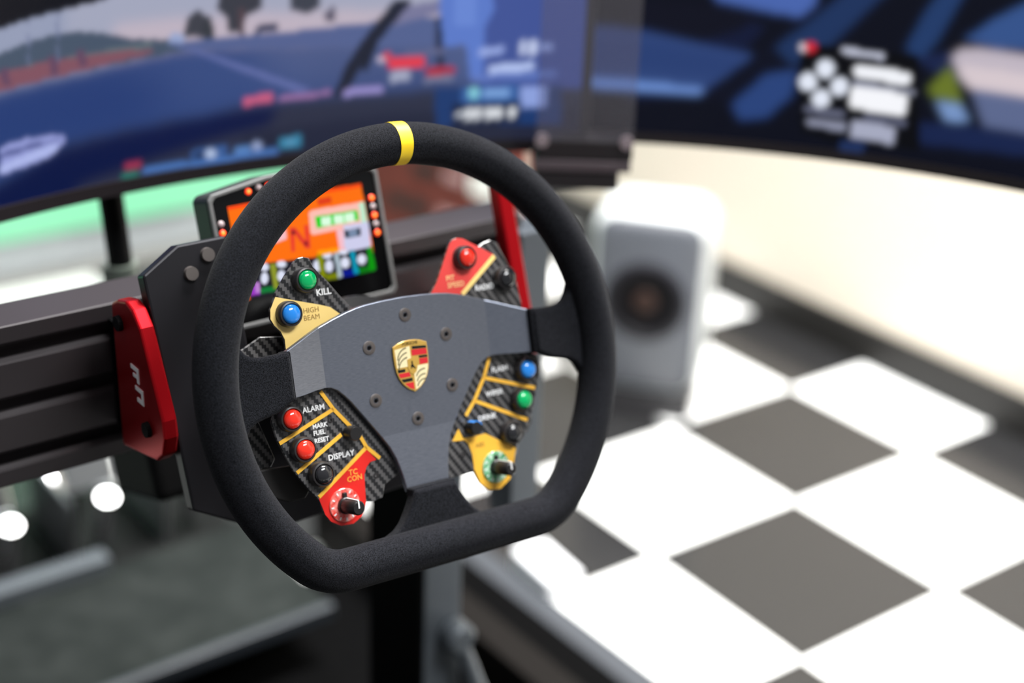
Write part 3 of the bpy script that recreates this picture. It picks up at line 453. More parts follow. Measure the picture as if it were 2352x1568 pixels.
# ------------------------------------------------------------------ pedals
ped = thing('pedal_set', 'three chrome and black metal pedals behind the heel plate', 'pedals', (0, 1.0, 0.0))
obj('back_plate', box(-0.42, 0.06, 0.165, 0.175, 0.0, 0.46), soft_black, ped)
obj('base_plate', box(-0.36, 0.33, -0.095, 0.16, 0.0085, 0.05), soft_black, ped, bevel=0.002)
for k, (px, fw, tone) in enumerate(((-0.02, 0.05, chrome), (0.115, 0.07, steel), (0.25, 0.052, chrome))):
    arm = obj('pedal', tube((px, 0.05, 0.05), (px, -0.03, 0.26), 0.010, 16), soft_black, ped, smooth='auto')
    R0 = Matrix.Translation((px, -0.045, 0.235)) @ Matrix.Rotation(math.radians(-22), 4, 'X')
    bm = box(-fw / 2, fw / 2, -0.004, 0.004, -0.05, 0.05); bmesh.ops.transform(bm, matrix=R0, verts=bm.verts)
    obj('face', bm, tone, arm, bevel=0.003)
    cy = tube((px - 0.0, 0.05, 0.075), (px, 0.13, 0.13), 0.016, 20)
    obj('damper', cy, steel if k != 1 else chrome, arm, smooth='auto')
    obj('spring', tube((px + 0.03, 0.0, 0.06), (px + 0.03, -0.035, 0.15), 0.012, 18), chrome, arm, smooth='auto')
    bm = box(px - 0.028, px - 0.02, -0.04, 0.12, 0.05, 0.16)
    obj('bracket', bm, steel, arm, bevel=0.002)

# ------------------------------------------------------------------ wheel base
wb = thing('wheel_base', 'black box-shaped wheel base bolted behind the steering wheel', 'wheel base', (0, 0.165, 0.70), (math.radians(-20.15), 0, 0))
body = obj('housing', box(-0.095, 0.095, -0.093, -0.055, -0.08, 0.02), soft_black, wb, bevel=0.004, seg=3)
obj('motor_housing', box(-0.095, 0.095, 0.08, 0.175, -0.085, 0.06), soft_black, wb, bevel=0.008, seg=3)
# front mounting plate with chamfered corners, cut out below the display
pp = [(-0.140, -0.055), (-0.140, 0.103), (-0.113, 0.118), (-0.078, 0.118), (-0.078, 0.030), (0.07, 0.022), (0.085, 0.0), (0.085, -0.055), (0.06, -0.085), (-0.09, -0.085)]
bm = bmesh.new(); f = bm.faces.new([bm.verts.new((x, -0.105, z)) for x, z in pp])
r = bmesh.ops.extrude_face_region(bm, geom=[f]); bmesh.ops.translate(bm, verts=[g for g in r['geom'] if isinstance(g, bmesh.types.BMVert)], vec=(0, 0.012, 0))
fp = obj('front_plate', bm, mat('black_plate', (34, 33, 37), 0.38, metal=0.5), wb, bevel=0.0015)
for x, z in ((-0.108, 0.098), (-0.094, 0.108)):
    obj('bolt', lathe([(0, .003), (.0045, .003), (.005, 0), (.005, -.002)], 18, mtx=Matrix.Translation((x, -.105, z)) @ Matrix.Rotation(math.pi / 2, 4, 'X')), screw_m, fp, smooth='auto')
obj('motor_nose', lathe([(0, 0), (0.046, 0), (0.048, 0.003), (0.048, 0.010), (0.036, 0.012), (0.036, 0.014), (0, 0.014)], 40, mtx=Matrix.Translation((0, -0.105, 0.0118)) @ Matrix.Rotation(math.pi / 2, 4, 'X')), black_plastic, wb, smooth='auto')
obj('top_bar', box(-0.075, 0.05, -0.117, -0.105, -0.002, 0.012), mat('satin_black_bar', (40, 38, 39), 0.4), wb, bevel=0.002)
kn = obj('red_knob', lathe([(0, 0), (0.005, 0), (0.005, 0.010), (0.0075, 0.011), (0.008, 0.020), (0.006, 0.023), (0, 0.023)], 28, mtx=Matrix.Translation((0.010, -0.105, 0.018)) @ Matrix.Rotation(math.radians(70), 4, 'X')), mat('red_knob', (214, 66, 62), 0.4), wb, smooth='auto')
kn['label'] = 'small red knob below the display'

# ------------------------------------------------------------------ dash display
dd = thing('dash_display', 'small digital dashboard display with lit orange screen and red lights', 'display', (0, 0.14, 0.8184), (math.radians(90 - 18), 0, 0))
case = [(-69, 40), (-66, 43.5), (-22, 50), (22, 50), (66, 43.5), (69, 40), (69, -50), (66, -53), (-66, -53), (-69, -50)]
case_m = mat('graphite_case', (60, 62, 62), 0.4, metal=0.3)
obj('case', prism(case, -26, -0.2), mat('olive_black_case', (50, 54, 50), 0.45), dd, bevel=0.002, seg=2, angle=30)
fr = bmesh.new()
def ring(outer, inner, z0, z1, bm):
    n = len(outer); s = .001
    lv = []
    for z in (z0, z1):
        lv.append(([bm.verts.new((x * s, y * s, z * s)) for x, y in outer], [bm.verts.new((x * s, y * s, z * s)) for x, y in inner]))
    for i in range(n):
        j = (i + 1) % n
        (o0, i0), (o1, i1) = lv
        bm.faces.new((o1[i], o1[j], i1[j], i1[i])); bm.faces.new((o0[j], o0[i], i0[i], i0[j]))
        bm.faces.new((o0[i], o0[j], o1[j], o1[i])); bm.faces.new((i0[j], i0[i], i1[i], i1[j]))
    return bm
inner = [(x * .955, y * .94) for x, y in case]
obj('bezel', ring(case, inner, -0.2, 2.2, fr), mat('grey_bezel', (122, 122, 122), 0.38, metal=0.4), dd, bevel=0.0008)
obj('front_glass', prism(inner, -0.2, 0.4), mat('black_glass', (9, 9, 10), 0.12), dd)
dash_pic = picture_mat('dash_screen_image', 1.0)
picture_grid('screen', 260, 160, lambda u, v: np.stack([u / 1000, v / 1000, np.full(u.shape, .0008)], -1), -55, 55, -33.5, 33.5, DASH_PICTURE, dash_pic, dd)
led_red = mat('red_led', (255, 60, 30), 0.3, emit=(255, 62, 26), strength=1.0)
led_hot = mat('amber_led', (255, 130, 40), 0.3, emit=(255, 150, 60), strength=1.3)
led_off = mat('unlit_led', (176, 158, 160), 0.3)
def led(x, y, kind):
    o = obj('led', lathe([(0.0024, 0), (0.0022, .0006), (0.0012, .0011), (0, .0013)], 16, loc=(x / 1000, y / 1000, .0004)), led_red if kind else led_off, dd, smooth=True)
    if kind: obj('led_core', lathe([(0.0013, 0.0), (0, .0003)], 12, loc=(x / 1000, y / 1000, .0016)), led_hot, o)
for i, k in enumerate((0, 1, 0, 1)): led(-61.8 - 0.0, 22.4 - 6.4 * i, k)
for i, k in enumerate((1, 0, 1, 0, 1)): led(61.0, 20.3 - 6.55 * i, k)
for i in range(10): led(-36.9 + 7.6 * i + (1 if i else 0), 41.2 + (1.6 if 0 < i < 9 else 0), 1 - i % 2)

# ------------------------------------------------------------------ curved monitors
mon_m = mat('black_monitor_shell', (12, 11, 13), 0.4, spec=0.2)
strip_m = mat('brown_black_bezel', (40, 35, 38), 0.35)
screen_pic = picture_mat('monitor_screen_image', 1.0)
def arc_slab(c, r0, r1, a0, a1, z0, z1, n=48):
    bm = bmesh.new(); rows = []
    for i in range(n + 1):
        a = math.radians(a0 + (a1 - a0) * i / n); s, k = math.sin(a), math.cos(a)
        rows.append([bm.verts.new((c[0] + r * s, c[1] + r * k, z)) for r, z in ((r0, z0), (r1, z0), (r1, z1), (r0, z1))])
    for a, b in zip(rows, rows[1:]):
        for k in range(4): bm.faces.new((a[k], b[k], b[(k + 1) % 4], a[(k + 1) % 4]))
    bm.faces.new(rows[0]); bm.faces.new(rows[-1][::-1])
    return bm
def monitor(c, R, a0, a1, prims, label, nu, zb, zs):
    am = math.radians((a0 + a1) / 2)
    root = thing('curved_monitor', label, 'monitor', (c[0] + R * math.sin(am), c[1] + R * math.cos(am), zb))
    off = root.location
    def shift(bm):
        bmesh.ops.translate(bm, verts=bm.verts, vec=-off); return bm
    obj('shell', shift(arc_slab(c, R + 0.001, R + 0.032, a0, a1, zb + 0.0005, 1.238)), mon_m, root, bevel=0.002)
    obj('bottom_bezel', shift(arc_slab(c, R - 0.003, R + 0.001, a0, a1, zb, zs)), strip_m, root)
    obj('top_bezel', shift(arc_slab(c, R - 0.003, R + 0.001, a0, a1, 1.232, 1.238)), strip_m, root)
    def pos(u, v):
        t = np.radians(u); return np.stack([c[0] + R * np.sin(t) - off.x, c[1] + R * np.cos(t) - off.y, v / 1000 - off.z], -1)
    picture_grid('screen', nu, 260, pos, a0, a1, zs * 1000 - 0.5, 1232.0, prims, screen_pic, root)
    return root
monitor((0, -0.32), 0.67, -32.1, 32.1, CENTER_PICTURE, 'curved monitor straight behind the wheel showing a race track view', 460, 0.8025, 0.8142)
monitor((-0.07, -0.305), 0.70, 37.95, 97.5, RIGHT_PICTURE, 'curved monitor on the right showing white menu buttons over dark windows', 460, 0.8125, 0.8225)
# clear strip over the joint, and its bracket
jt = thing('joint_cover', 'clear plastic strip with dark bracket over the gap between both monitors', 'joint cover', (0.3425, 0.2345, 0.782), (0, 0, math.atan2(-0.6, 0.8)))
lens = bpy.data.materials.new('clear_plastic'); lens.use_nodes = True
n = lens.node_tree.nodes; l = lens.node_tree.links
for q in list(n):
    if q.type == 'BSDF_PRINCIPLED': n.remove(q)
outn = [q for q in n if q.type == 'OUTPUT_MATERIAL'][0]
tr = n.new('ShaderNodeBsdfTransparent'); tr.inputs[0].default_value = (0.86, 0.86, 0.9, 1)
df = n.new('ShaderNodeBsdfDiffuse'); df.inputs[0].default_value = (0.42, 0.39, 0.4, 1)
gl = n.new('ShaderNodeBsdfGlossy'); gl.inputs['Roughness'].default_value = 0.25
m1 = n.new('ShaderNodeMixShader'); m1.inputs[0].default_value = 0.10
m2 = n.new('ShaderNodeMixShader'); m2.inputs[0].default_value = 0.03
l.new(tr.outputs[0], m1.inputs[1]); l.new(df.outputs[0], m1.inputs[2]); l.new(m1.outputs[0], m2.inputs[1]); l.new(gl.outputs[0], m2.inputs[2]); l.new(m2.outputs[0], outn.inputs[0])
obj('lens_strip', box(-0.043, 0.0, -0.03, -0.026, 0.046, 0.45), lens, jt)
obj('lens_strip', box(0.0, 0.043, -0.03, -0.026, 0.046, 0.45), lens, jt)
obj('seam_strip', box(-0.004, 0.004, -0.012, -0.008, 0.046, 0.45), mat('grey_seam_strip', (70, 68, 70), 0.6), jt)
br_m = mat('dark_bracket', (38, 34, 36), 0.45); br_l = mat('bracket_flange', (88, 78, 82), 0.4)
obj('bracket', box(-0.043, 0.032, -0.034, 0.02, 0.0, 0.0175), br_m, jt, bevel=0.002)
obj('flange', box(-0.045, 0.042, -0.036, 0.004, 0.0175, 0.027), br_l, jt, bevel=0.001)
obj('clamp', box(-0.043, 0.043, -0.034, -0.004, 0.027, 0.046), br_m, jt, bevel=0.002)
for x in (-0.038, 0.037): obj('rivet', lathe([(0, -.002), (.006, -.002), (.006, .002), (0, .002)], 18, mtx=Matrix.Translation((x, -.0345, .045)) @ Matrix.Rotation(math.pi / 2, 4, 'X')), mat('rivet_grey', (150, 136, 140), 0.4), jt)
# monitor stand column
ms = thing('monitor_stand', 'black round monitor stand column with grey collar behind the crossbeam', 'monitor stand', (-0.037, 0.43, 0.0))
obj('column', tube((0.006, -0.03, 0.655), (-0.003, -0.03, 0.80), 0.0105, 24), soft_black, ms, smooth='auto')
obj('collar', tube((0.002, -0.03, 0.690), (0.001, -0.03, 0.722), 0.0155, 28), mat('grey_green_collar', (96, 104, 96), 0.45), ms, smooth='auto')
obj('crossbar', box(-0.56, 0.03, -0.05, -0.01, 0.615, 0.655), soft_black, ms, bevel=0.002)
obj('leg', box(-0.60, -0.56, -0.05, -0.01, 0.02, 0.655), soft_black, ms, bevel=0.002)
obj('mount_arm', box(-0.02, 0.02, -0.04, -0.012, 0.79, 0.95), soft_black, ms, bevel=0.003)
obj('foot', box(-0.62, -0.54, -0.3, 0.25, 0.0, 0.02), soft_black, ms, bevel=0.003)

# ------------------------------------------------------------------ steering wheel (local mm in the wheel plane, z towards the driver)
sw = thing('steering_wheel', 'black suede flat-bottomed steering wheel with yellow top band and coloured buttons', 'steering wheel', (0, 0, 0.772481))
sw.matrix_world = Matrix.Translation((0, 0, 0.772481)) @ Matrix.Rotation(math.radians(69.853), 4, 'X') @ Matrix.Rotation(math.radians(-4.063), 4, 'Z')
RR, FLAT, RC, ZR, TR = 147.0, -118.0, 38.0, 15.5, 13.75
fx = math.sqrt((RR - RC) ** 2 - (-FLAT - RC) ** 2)
aT = math.atan2(FLAT + RC, fx)
path = []
N1 = 150
for i in range(N1 + 1):
    a = aT + (math.pi - 2 * aT) * i / N1
    path.append((RR * math.cos(a), RR * math.sin(a)))
for i in range(1, 17):                       # left lower corner
    a = (math.pi - aT) + (1.5 * math.pi - (math.pi - aT)) * i / 16
    path.append((-fx + RC * math.cos(a), FLAT + RC + RC * math.sin(a)))
for i in range(1, 24): path.append((-fx + 2 * fx * i / 24, FLAT))
for i in range(0, 16):
    a = 1.5 * math.pi + (2 * math.pi + aT - 1.5 * math.pi) * i / 16
    path.append((fx + RC * math.cos(a), FLAT + RC + RC * math.sin(a)))
def sweep(path, rad, closed, seg=40, bm=None):
    bm = bm or bmesh.new(); n = len(path); rings = []
    for i, (x, y) in enumerate(path):
        p, q = path[(i - 1) % n if closed else max(0, i - 1)], path[(i + 1) % n if closed else min(n - 1, i + 1)]
        tx, ty = q[0] - p[0], q[1] - p[1]; L = math.hypot(tx, ty); nx, ny = ty / L, -tx / L
        rings.append([bm.verts.new(((x + nx * rad * math.cos(b)) / 1000, (y + ny * rad * math.cos(b)) / 1000, (ZR + rad * 1.02 * math.sin(b)) / 1000)) for b in (2 * math.pi * k / seg for k in range(seg))])
    for i in range(n if closed else n - 1):
        a, b = rings[i], rings[(i + 1) % n]
        for k in range(seg): bm.faces.new((a[k], a[(k + 1) % seg], b[(k + 1) % seg], b[k]))
    if not closed:
        bm.faces.new(rings[0]); bm.faces.new(rings[-1])
    return bm
rim = obj('rim', sweep(path, TR, True), suede, sw, smooth=True)
rim['label'] = 'black suede rim'
band = [(RR * math.cos(a), RR * math.sin(a)) for a in (math.pi / 2 + (k / 12 - .5) * 0.064 for k in range(13))]
mk = obj('centre_band', sweep(band, TR + 0.35, False), yellow_tape, sw, smooth='auto')
mk['label'] = 'yellow centre band'
# suede sleeves over the three spokes
def soft_prism(name, pts, z0, z1, m, parent, bev):
    return obj(name, prism(pts, z0, z1), m, parent, smooth='auto', bevel=bev, seg=4, angle=35)
sideR = [(94.5, 25.4), (105, 25), (114, 24.8), (120, 26), (124, 28.6), (127.5, 33.5), (131, 42), (140, 48), (149, 25), (149, -5), (146, -30), (136, -31), (130.5, -22), (127, -17.2), (122, -14.2), (116, -12.8), (107, -10.8), (101, -8), (97, -5.6), (94.5, -5)]
for sgn in (1, -1):
    P = [(sgn * x, y) for x, y in sideR]
    if sgn < 0: P = P[::-1]
    soft_prism('spoke_sleeve', P, 6.0, 15.5, suede, sw, 0.0026)
    # raised hem where the sleeve meets the bare plate
    H = [(sgn * x, y) for x, y in ((93.2, 25.8), (98.5, 25.6), (98.5, -6.0), (93.2, -5.4))]
    soft_prism('sleeve_hem', H if sgn > 0 else H[::-1], 4.2, 13.6, suede, sw, 0.0014)
botP = [(-16, -79.5), (-18.5, -86), (-22.5, -93), (-27, -99.5), (-32, -104), (-42, -108), (-50, -118), (50, -118), (42, -108), (32, -104), (27, -99.5), (22.5, -93), (18.5, -86), (16, -79.5)]
soft_prism('spoke_sleeve', botP, 2.0, 13.0, suede, sw, 0.0026)
soft_prism('sleeve_hem', [(-16.8, -78.5), (-17.6, -84.5), (17.6, -84.5), (16.8, -78.5)], 1.0, 10.5, suede, sw, 0.0014)

# hub plate
half = [(0, 47.2), (17, 46.7), (30, 45.7), (36, 44.8), (44, 43), (54, 40), (64, 36.6), (72, 33.8), (84, 29.2), (96.5, 24.6), (96.5, -4.6), (84, -4.2), (74, -3.2), (66, -2.9), (61.5, -3.6), (57, -6.0), (52.5, -10.4), (48.5, -15), (39.5, -27.5), (29.5, -41.6), (24.3, -50), (20.8, -58.5), (18.3, -69), (16.4, -82)]
outline = half + [(-x, y) for x, y in half[:0:-1]]
bm = bmesh.new()
bm.faces.new([bm.verts.new((x / 1000, y / 1000, 0)) for x, y in outline])
for co, no in (((.065, 0, 0), (1, 0, 0)), ((-.065, 0, 0), (1, 0, 0)), ((0, -.042, 0), (0, 1, 0))):
    bmesh.ops.bisect_plane(bm, geom=bm.verts[:] + bm.edges[:] + bm.faces[:], plane_co=co, plane_no=no, dist=1e-6)
for v in bm.verts:
    z = 0.0
    if abs(v.co.x) > .065: z = (abs(v.co.x) - .065) * 0.30
    if v.co.y < -.042: z = (-.042 - v.co.y) * 0.08
    v.co.z = z
r = bmesh.ops.extrude_face_region(bm, geom=bm.faces[:])
bmesh.ops.translate(bm, verts=[g for g in r['geom'] if isinstance(g, bmesh.types.BMVert)], vec=(0, 0, -0.0045))
hub = obj('hub_plate', bm, anod, sw, bevel=0.0006, seg=2, angle=50)
hub['label'] = 'grey brushed hub plate'
obj('hub_boss', lathe([(0, -0.036), (0.034, -0.036), (0.044, -0.024), (0.044, -0.0046), (0, -0.0046)], 40), black_plastic, sw, smooth='auto')
obj('quick_release', lathe([(0, -0.048), (0.03, -0.048), (0.034, -0.046), (0.034, -0.036), (0, -0.036)], 40), steel, sw, smooth='auto')
for k in range(6):
    a = math.radians(90 - 60 * k)
    sc = obj('screw', lathe([(0.0046, 0.0), (0.0046, 0.0004), (0.0042, 0.0006), (0.0019, 0.0004), (0.0016, -0.002), (0, -0.002)], 28), screw_m, sw, smooth='auto')
    sc.location = (.035 * math.cos(a), .035 * math.sin(a), 0)
    so = obj('socket', lathe([(0.0015, 0), (0, 0)], 6), slot_m, sc); so.location = (0, 0, 0.0005)

# crest
S = lambda pts: [(x, y + .6) for x, y in pts]
sh = [(0, 17.6), (4.5, 17.3), (9, 16.3), (13.4, 14.4), (13.6, 8), (13.3, 2), (12.6, -3), (11, -7.6), (8.4, -11.6), (4.6, -15), (0, -17.4)]
shield = S(sh + [(-x, y) for x, y in sh[-2:0:-1]])
cr = obj('crest', prism(shield, 0.2, 1.5), gold, sw, bevel=0.0006, seg=3, angle=30)
cr['label'] = 'gold heraldic shield emblem'
def enamel(name, pts, m, z=1.62): return obj(name, prism(S(pts), 1.45, z), m, cr)
ul = [(-12.3, 12.6), (-0.5, 13.6), (-0.5, 0.2), (-12.0, 0.2)]
enamel('quarter', ul, cream_enamel)
enamel('quarter', [(0.5, -0.2), (12.2, -0.2), (11.8, -3.2), (10.2, -7.3), (7.7, -11), (4.2, -14.2), (0.5, -16)], cream_enamel)
enamel('stripe', [(1.2, 13.2), (12.3, 12.2), (12.35, 10.4), (1.2, 11.2)], black_enamel)
enamel('stripe', [(0.5, 10.9), (12.4, 10.2), (12.5, 6.3), (0.5, 6.9)], red_enamel)
enamel('stripe', [(5.8, 6.1), (12.5, 5.8), (12.5, 4.3), (5.8, 4.6)], black_enamel)
enamel('stripe', [(5.8, 4.2), (12.5, 4.0), (12.3, 0.2), (5.8, 0.2)], red_enamel)
enamel('stripe', [(-11.9, -1.0), (-6, -1.0), (-6, -3.0), (-11.6, -3.0)], black_enamel)
enamel('stripe', [(-11.5, -3.6), (-3, -3.6), (-2.2, -6.6), (-10.4, -6.6)], red_enamel)
enamel('stripe', [(-9.9, -7.6), (-1.2, -7.6), (-1.2, -9.8), (-8.4, -9.8)], black_enamel)
enamel('stripe', [(-7.6, -10.6), (-0.6, -10.6), (-0.6, -15.6), (-3.9, -14.2)], red_enamel)
def arc_strip(cx, cy, r, a0, a1, w, n=9):
    pts = [(cx + r * math.cos(math.radians(a0 + (a1 - a0) * i / n)), cy + r * math.sin(math.radians(a0 + (a1 - a0) * i / n))) for i in range(n + 1)]
    return strip(S(pts), w, 1.5, 1.75)
for y in (4.6, 1.4, -1.8):
    obj('antler', arc_strip(-2.6, y, 8.2, 95, 175, 0.8), line_enamel, cr)
for y in (-9.5, -13.0, -16.2):
    obj('antler', arc_strip(8.2, y, 6.5, 80, 160, 0.8), line_enamel, cr)
inner_sh = enamel('centre_shield', [(-3.6, 4.8), (0, 5.6), (3.6, 4.8), (3.7, -1), (2.4, -4), (0, -5.6), (-2.4, -4), (-3.7, -1)], gold, 1.85)
enamel('horse', [(-1.9, 0.2), (-0.8, 1.2), (-0.7, 3.4), (0.3, 3.6), (0.2, 1.4), (1.2, -0.3), (2.3, -1.6), (1.7, -2.0), (0.5, -1.0), (-0.4, -0.6), (-1.4, -1.6), (-1.9, -1.3), (-1.0, -0.2)], black_enamel, 2.0)
lettering('PORSCHE', 0.0030, black_enamel, cr, (0, 0.0150, 0.0016), align='CENTER', sx=0.95)

# ---- control panels
plates = {}
def plate(name, pts, zt, th=2.5):
    o = obj('button_panel', prism(pts, zt - th, zt), carbon, sw, bevel=0.0004, seg=1, angle=30)
    o['label'] = name
    return o
ll = plate('carbon fibre button panel, lower left', LL_PLATE, -5)
lr = plate('carbon fibre button panel, lower right', LR_PLATE, -5)
ulp = plate('carbon fibre button panel, upper left', UL_PLATE, -12)
urp = plate('carbon fibre button panel, upper right', UR_PLATE, -12)
def sticker(pts, zt, m, parent): return obj('sticker', prism(pts, zt - .01, zt + .35), m, parent)
def line(pts, zt, parent, w=2.5, m=None): return obj('stripe', strip(pts, w, zt, zt + .5), m or yellow, parent)
sticker(LL_RED, -5, red_vinyl, ll)
for L in (LL_LINE_A, LL_LINE_B, LL_LINE_C, LL_LINE_D, LL_LINE_E): line(L, -5, ll)
sticker(LR_YELLOW, -5, yellow, lr)
for L in (LR_LINE_A, LR_LINE_B, LR_LINE_C): line(L, -5, lr)
sticker(UL_YELLOW, -12, cream, ulp)
sticker(UR_RED, -12, pink_vinyl, urp)
line(UR_LINE, -12, urp, 3.4, cream)
def mm(p, z): return (p[0] / 1000, p[1] / 1000, z / 1000)
lettering('ALARM', .0050, white_print, ll, mm(LL_TEXT[0], -4.9), bold=.00012)
for t, p in zip(('MARK', 'FUEL', 'RESET'), LL_TEXT[1:4]): lettering(t, .0042, white_print, ll, mm((p[0], p[1] + .6), -4.9), bold=.0001, sx=.95)
lettering('DISPLAY', .0052, white_print, ll, mm(LL_TEXT[4], -4.9), bold=.00012)
lettering('TC', .0052, orange_print, ll, mm((LL_TEXT[5][0] - .5, LL_TEXT[5][1]), -4.6), bold=.0001)
lettering('CON', .0050, orange_print, ll, mm(LL_TEXT[6], -4.6), bold=.0001)
for t, p in zip(('FLASH', 'WIPER', 'DRINK'), LR_TEXT[:3]): lettering(t, .0050, white_print, lr, mm(p, -4.9), bold=.00012)
lettering('ABS', .0046, brown_print, lr, mm((LR_TEXT[3][0] + 1, LR_TEXT[3][1]), -4.6))
lettering('KILL', .0058, white_print, ulp, mm(UL_TEXT[0], -11.9), bold=.00014)
lettering('HIGH', .0048, brown_print, ulp, mm(UL_TEXT[1], -11.6))
lettering('BEAM', .0048, brown_print, ulp, mm(UL_TEXT[2], -11.6))
lettering('PIT', .0052, pale_print, urp, mm(UR_TEXT[0], -11.6), bold=.0001)
lettering('SPEED', .0052, pale_print, urp, mm(UR_TEXT[1], -11.6), bold=.0001)
lettering('RADIO', .0052, white_print, urp, mm(UR_TEXT[2], -11.9), bold=.00012)
ps = {}
def panel_screw(p, z, parent):
    o = obj('panel_screw', lathe([(0.0019, 0), (0.0019, .0004), (0.001, .0005), (0.0008, -.0002), (0, -.0002)], 18), bezel_m, parent, smooth='auto'); o.location = mm(p, z)
for p in LL_SCREWS[:2]: panel_screw(p, -5, ll)
panel_screw((34.7, -67.2), -5, lr)
def button(p, zt, m, what):
    z = zt / 1000
    o = obj('push_button', lathe([(0.0085, 0), (0.0083, 0.0054), (0.0078, 0.0064), (0.0069, 0.0067), (0.0065, 0.0062), (0.0065, 0.0035), (0, 0.0035)], 40), bezel_m, sw, smooth='auto')
    o.location = ((p[0] + .7) / 1000, p[1] / 1000, z); o['label'] = what
    prof = [(0.0062, 0.004), (0.0062, 0.0063)] + [(0.0062 * math.cos(t), 0.0063 + 0.0033 * math.sin(t)) for t in (math.pi / 2 * k / 8 for k in range(1, 8))] + [(0, 0.0096)]
    c = obj('button_cap', lathe(prof, 36), m, o, smooth=True)
    return o
for p, m, w in zip(LL_CAPS, (btn_red, btn_red, btn_black), ('red push button', 'red push button', 'black push button')): button(p, -5, m, w)
for p, m, w in zip(LR_CAPS, (btn_blue, btn_green, btn_black), ('blue push button', 'green push button', 'black push button')): button(p, -5, m, w)
for p, m, w in zip(UL_CAPS, (btn_green, btn_blue), ('green push button', 'blue push button')): button(p, -12, m, w)
for p, m, w in zip(UR_CAPS, (btn_red, btn_black), ('red push button', 'black push button')): button(p, -12, m, w)
# rotary switches with printed dials
def dial_mat(name, a, b):
    m = mat(name, a, 0.15, coat=0.5)
    add_noise(m, 330, lin(a), lin(b), 1.0)
    return m
dial_red = dial_mat('red_dial', (226, 52, 40), (246, 150, 140)); dial_green = dial_mat('green_dial', (40, 150, 80), (190, 232, 200))
def rotary(p, zt, dm, what, rk=0.0047, h=0.0195):
    o = obj('rotary_knob', lathe([(0.0056, 0.0012), (0.0056, 0.0032), (rk + .0002, 0.004), (rk, h - .001), (rk - .0008, h), (0, h)], 32), black_plastic, sw, smooth='auto')
    o.location = (p[0] / 1000, p[1] / 1000, (zt + .3) / 1000); o['label'] = what
    obj('dial', lathe([(0, 0), (0.0112, 0), (0.0112, 0.0008), (0.0108, 0.0012), (0, 0.0012)], 40), dm, o, smooth='auto')
    b = box(-0.0005, 0.0005, -0.0002, rk + .0003, h - .0004, h + .00025); box(-0.0005, 0.0005, rk - .0004, rk + .0006, 0.004, h, b)
    obj('pointer', b, white_print, o)
    obj('pointer_foot', box(-0.0013, 0.0013, 0.0048, 0.0085, 0.001, 0.0034), black_plastic, o, bevel=.0004)
    for k in range(12):
        a = math.radians(30 * k)
        bmk = box(-.0005, .0005, .0082, .0102, .0012, .00135); bmesh.ops.rotate(bmk, verts=bmk.verts, cent=(0, 0, 0), matrix=Matrix.Rotation(a, 3, 'Z'))
        if k: obj('dial_mark', bmk, white_print, o)
    return o
rotary((-60.7, -81.2), -5, dial_red, 'black rotary knob on red dial')
rotary((60.7, -81.1), -5, dial_green, 'black rotary knob on green dial')
def thumb(p, zt, stripe):
    o = obj('thumb_knob', lathe([(0.0048, 0), (0.0048, 0.008), (0.0042, 0.0092), (0, 0.0092)], 28), black_plastic, sw, smooth='auto')
    o.location = (p[0] / 1000, p[1] / 1000, zt / 1000); o['label'] = 'small black encoder knob'
    if stripe:
        bm = bmesh.new(); strip([(4.9 * math.cos(math.radians(a)), 4.9 * math.sin(math.radians(a))) for a in range(20, 121, 10)], 0.6, 2, 8.6, bm)
        obj('stripe', bm, btn_blue, o)
thumb(LL_STUB_TIP[0], -5, False); thumb(LR_STUB_TIP[0], -5, True)
# paddles behind the spokes
for sgn in (-1, 1):
    def mir(pts):
        q = [(sgn * -x, y) for x, y in pts]
        return q if sgn < 0 else q[::-1]
    sp = obj('shift_paddle', prism(mir([(-60, 30), (-92, 34), (-110, 26), (-120, 5), (-122, -36), (-112, -51), (-97, -51), (-93, -46), (-101, -20), (-96, -8), (-60, -10)]), -32, -29.5), carbon, sw, bevel=.0006, seg=1)
    sp['label'] = 'carbon shift paddle'
    cp = obj('clutch_paddle', prism(mir([(-45, -36), (-60, -47), (-83, -52), (-113, -50), (-112, -60), (-106, -67), (-89, -75.5), (-77, -75.5), (-72, -70), (-50, -60), (-35, -48)]), -30, -26), mat('dark_paddle', (34, 31, 30), 0.55), sw, bevel=.001, seg=2)
    cp['label'] = 'dark clutch paddle'
    obj('panel_bracket', prism(mir([(-30, 34), (-46, 52), (-70, 62), (-76, 50), (-60, 30), (-36, 20)]), -29.5, -14.5), soft_black, sw)

# ------------------------------------------------------------------ speaker on the floor
spk = thing('speaker', 'grey bookshelf speaker with rounded white shell standing on the checkered floor', 'speaker', (1.142, 0.958, 0.0), (0, 0, math.radians(-51)))
def rrect(w, h, r, n=8, cz=0.0):
    pts = []
    for cx, cy, a0 in ((w / 2 - r, h / 2 - r, 0), (-w / 2 + r, h / 2 - r, 90), (-w / 2 + r, -h / 2 + r, 180), (w / 2 - r, -h / 2 + r, 270)):
        for i in range(n + 1):
            a = math.radians(a0 + 90 * i / n); pts.append((cx + r * math.cos(a), cy + r * math.sin(a) + cz))
    return pts
def loft(sections, cap0=True, cap1=True):
    bm = bmesh.new(); rings = []
    for pts, y in sections: rings.append([bm.verts.new((x, y, z)) for x, z in pts])
    for a, b in zip(rings, rings[1:]):
        n_ = len(a)
        for k in range(n_): bm.faces.new((a[k], a[(k + 1) % n_], b[(k + 1) % n_], b[k]))
    if cap0: bm.faces.new(rings[0])
    if cap1: bm.faces.new(rings[-1])
    return bm
shell_m = mat('white_speaker_shell', (186, 190, 191), 0.45); baff_m = mat('grey_speaker_baffle', (80, 83, 90), 0.45)
CZ = 0.215
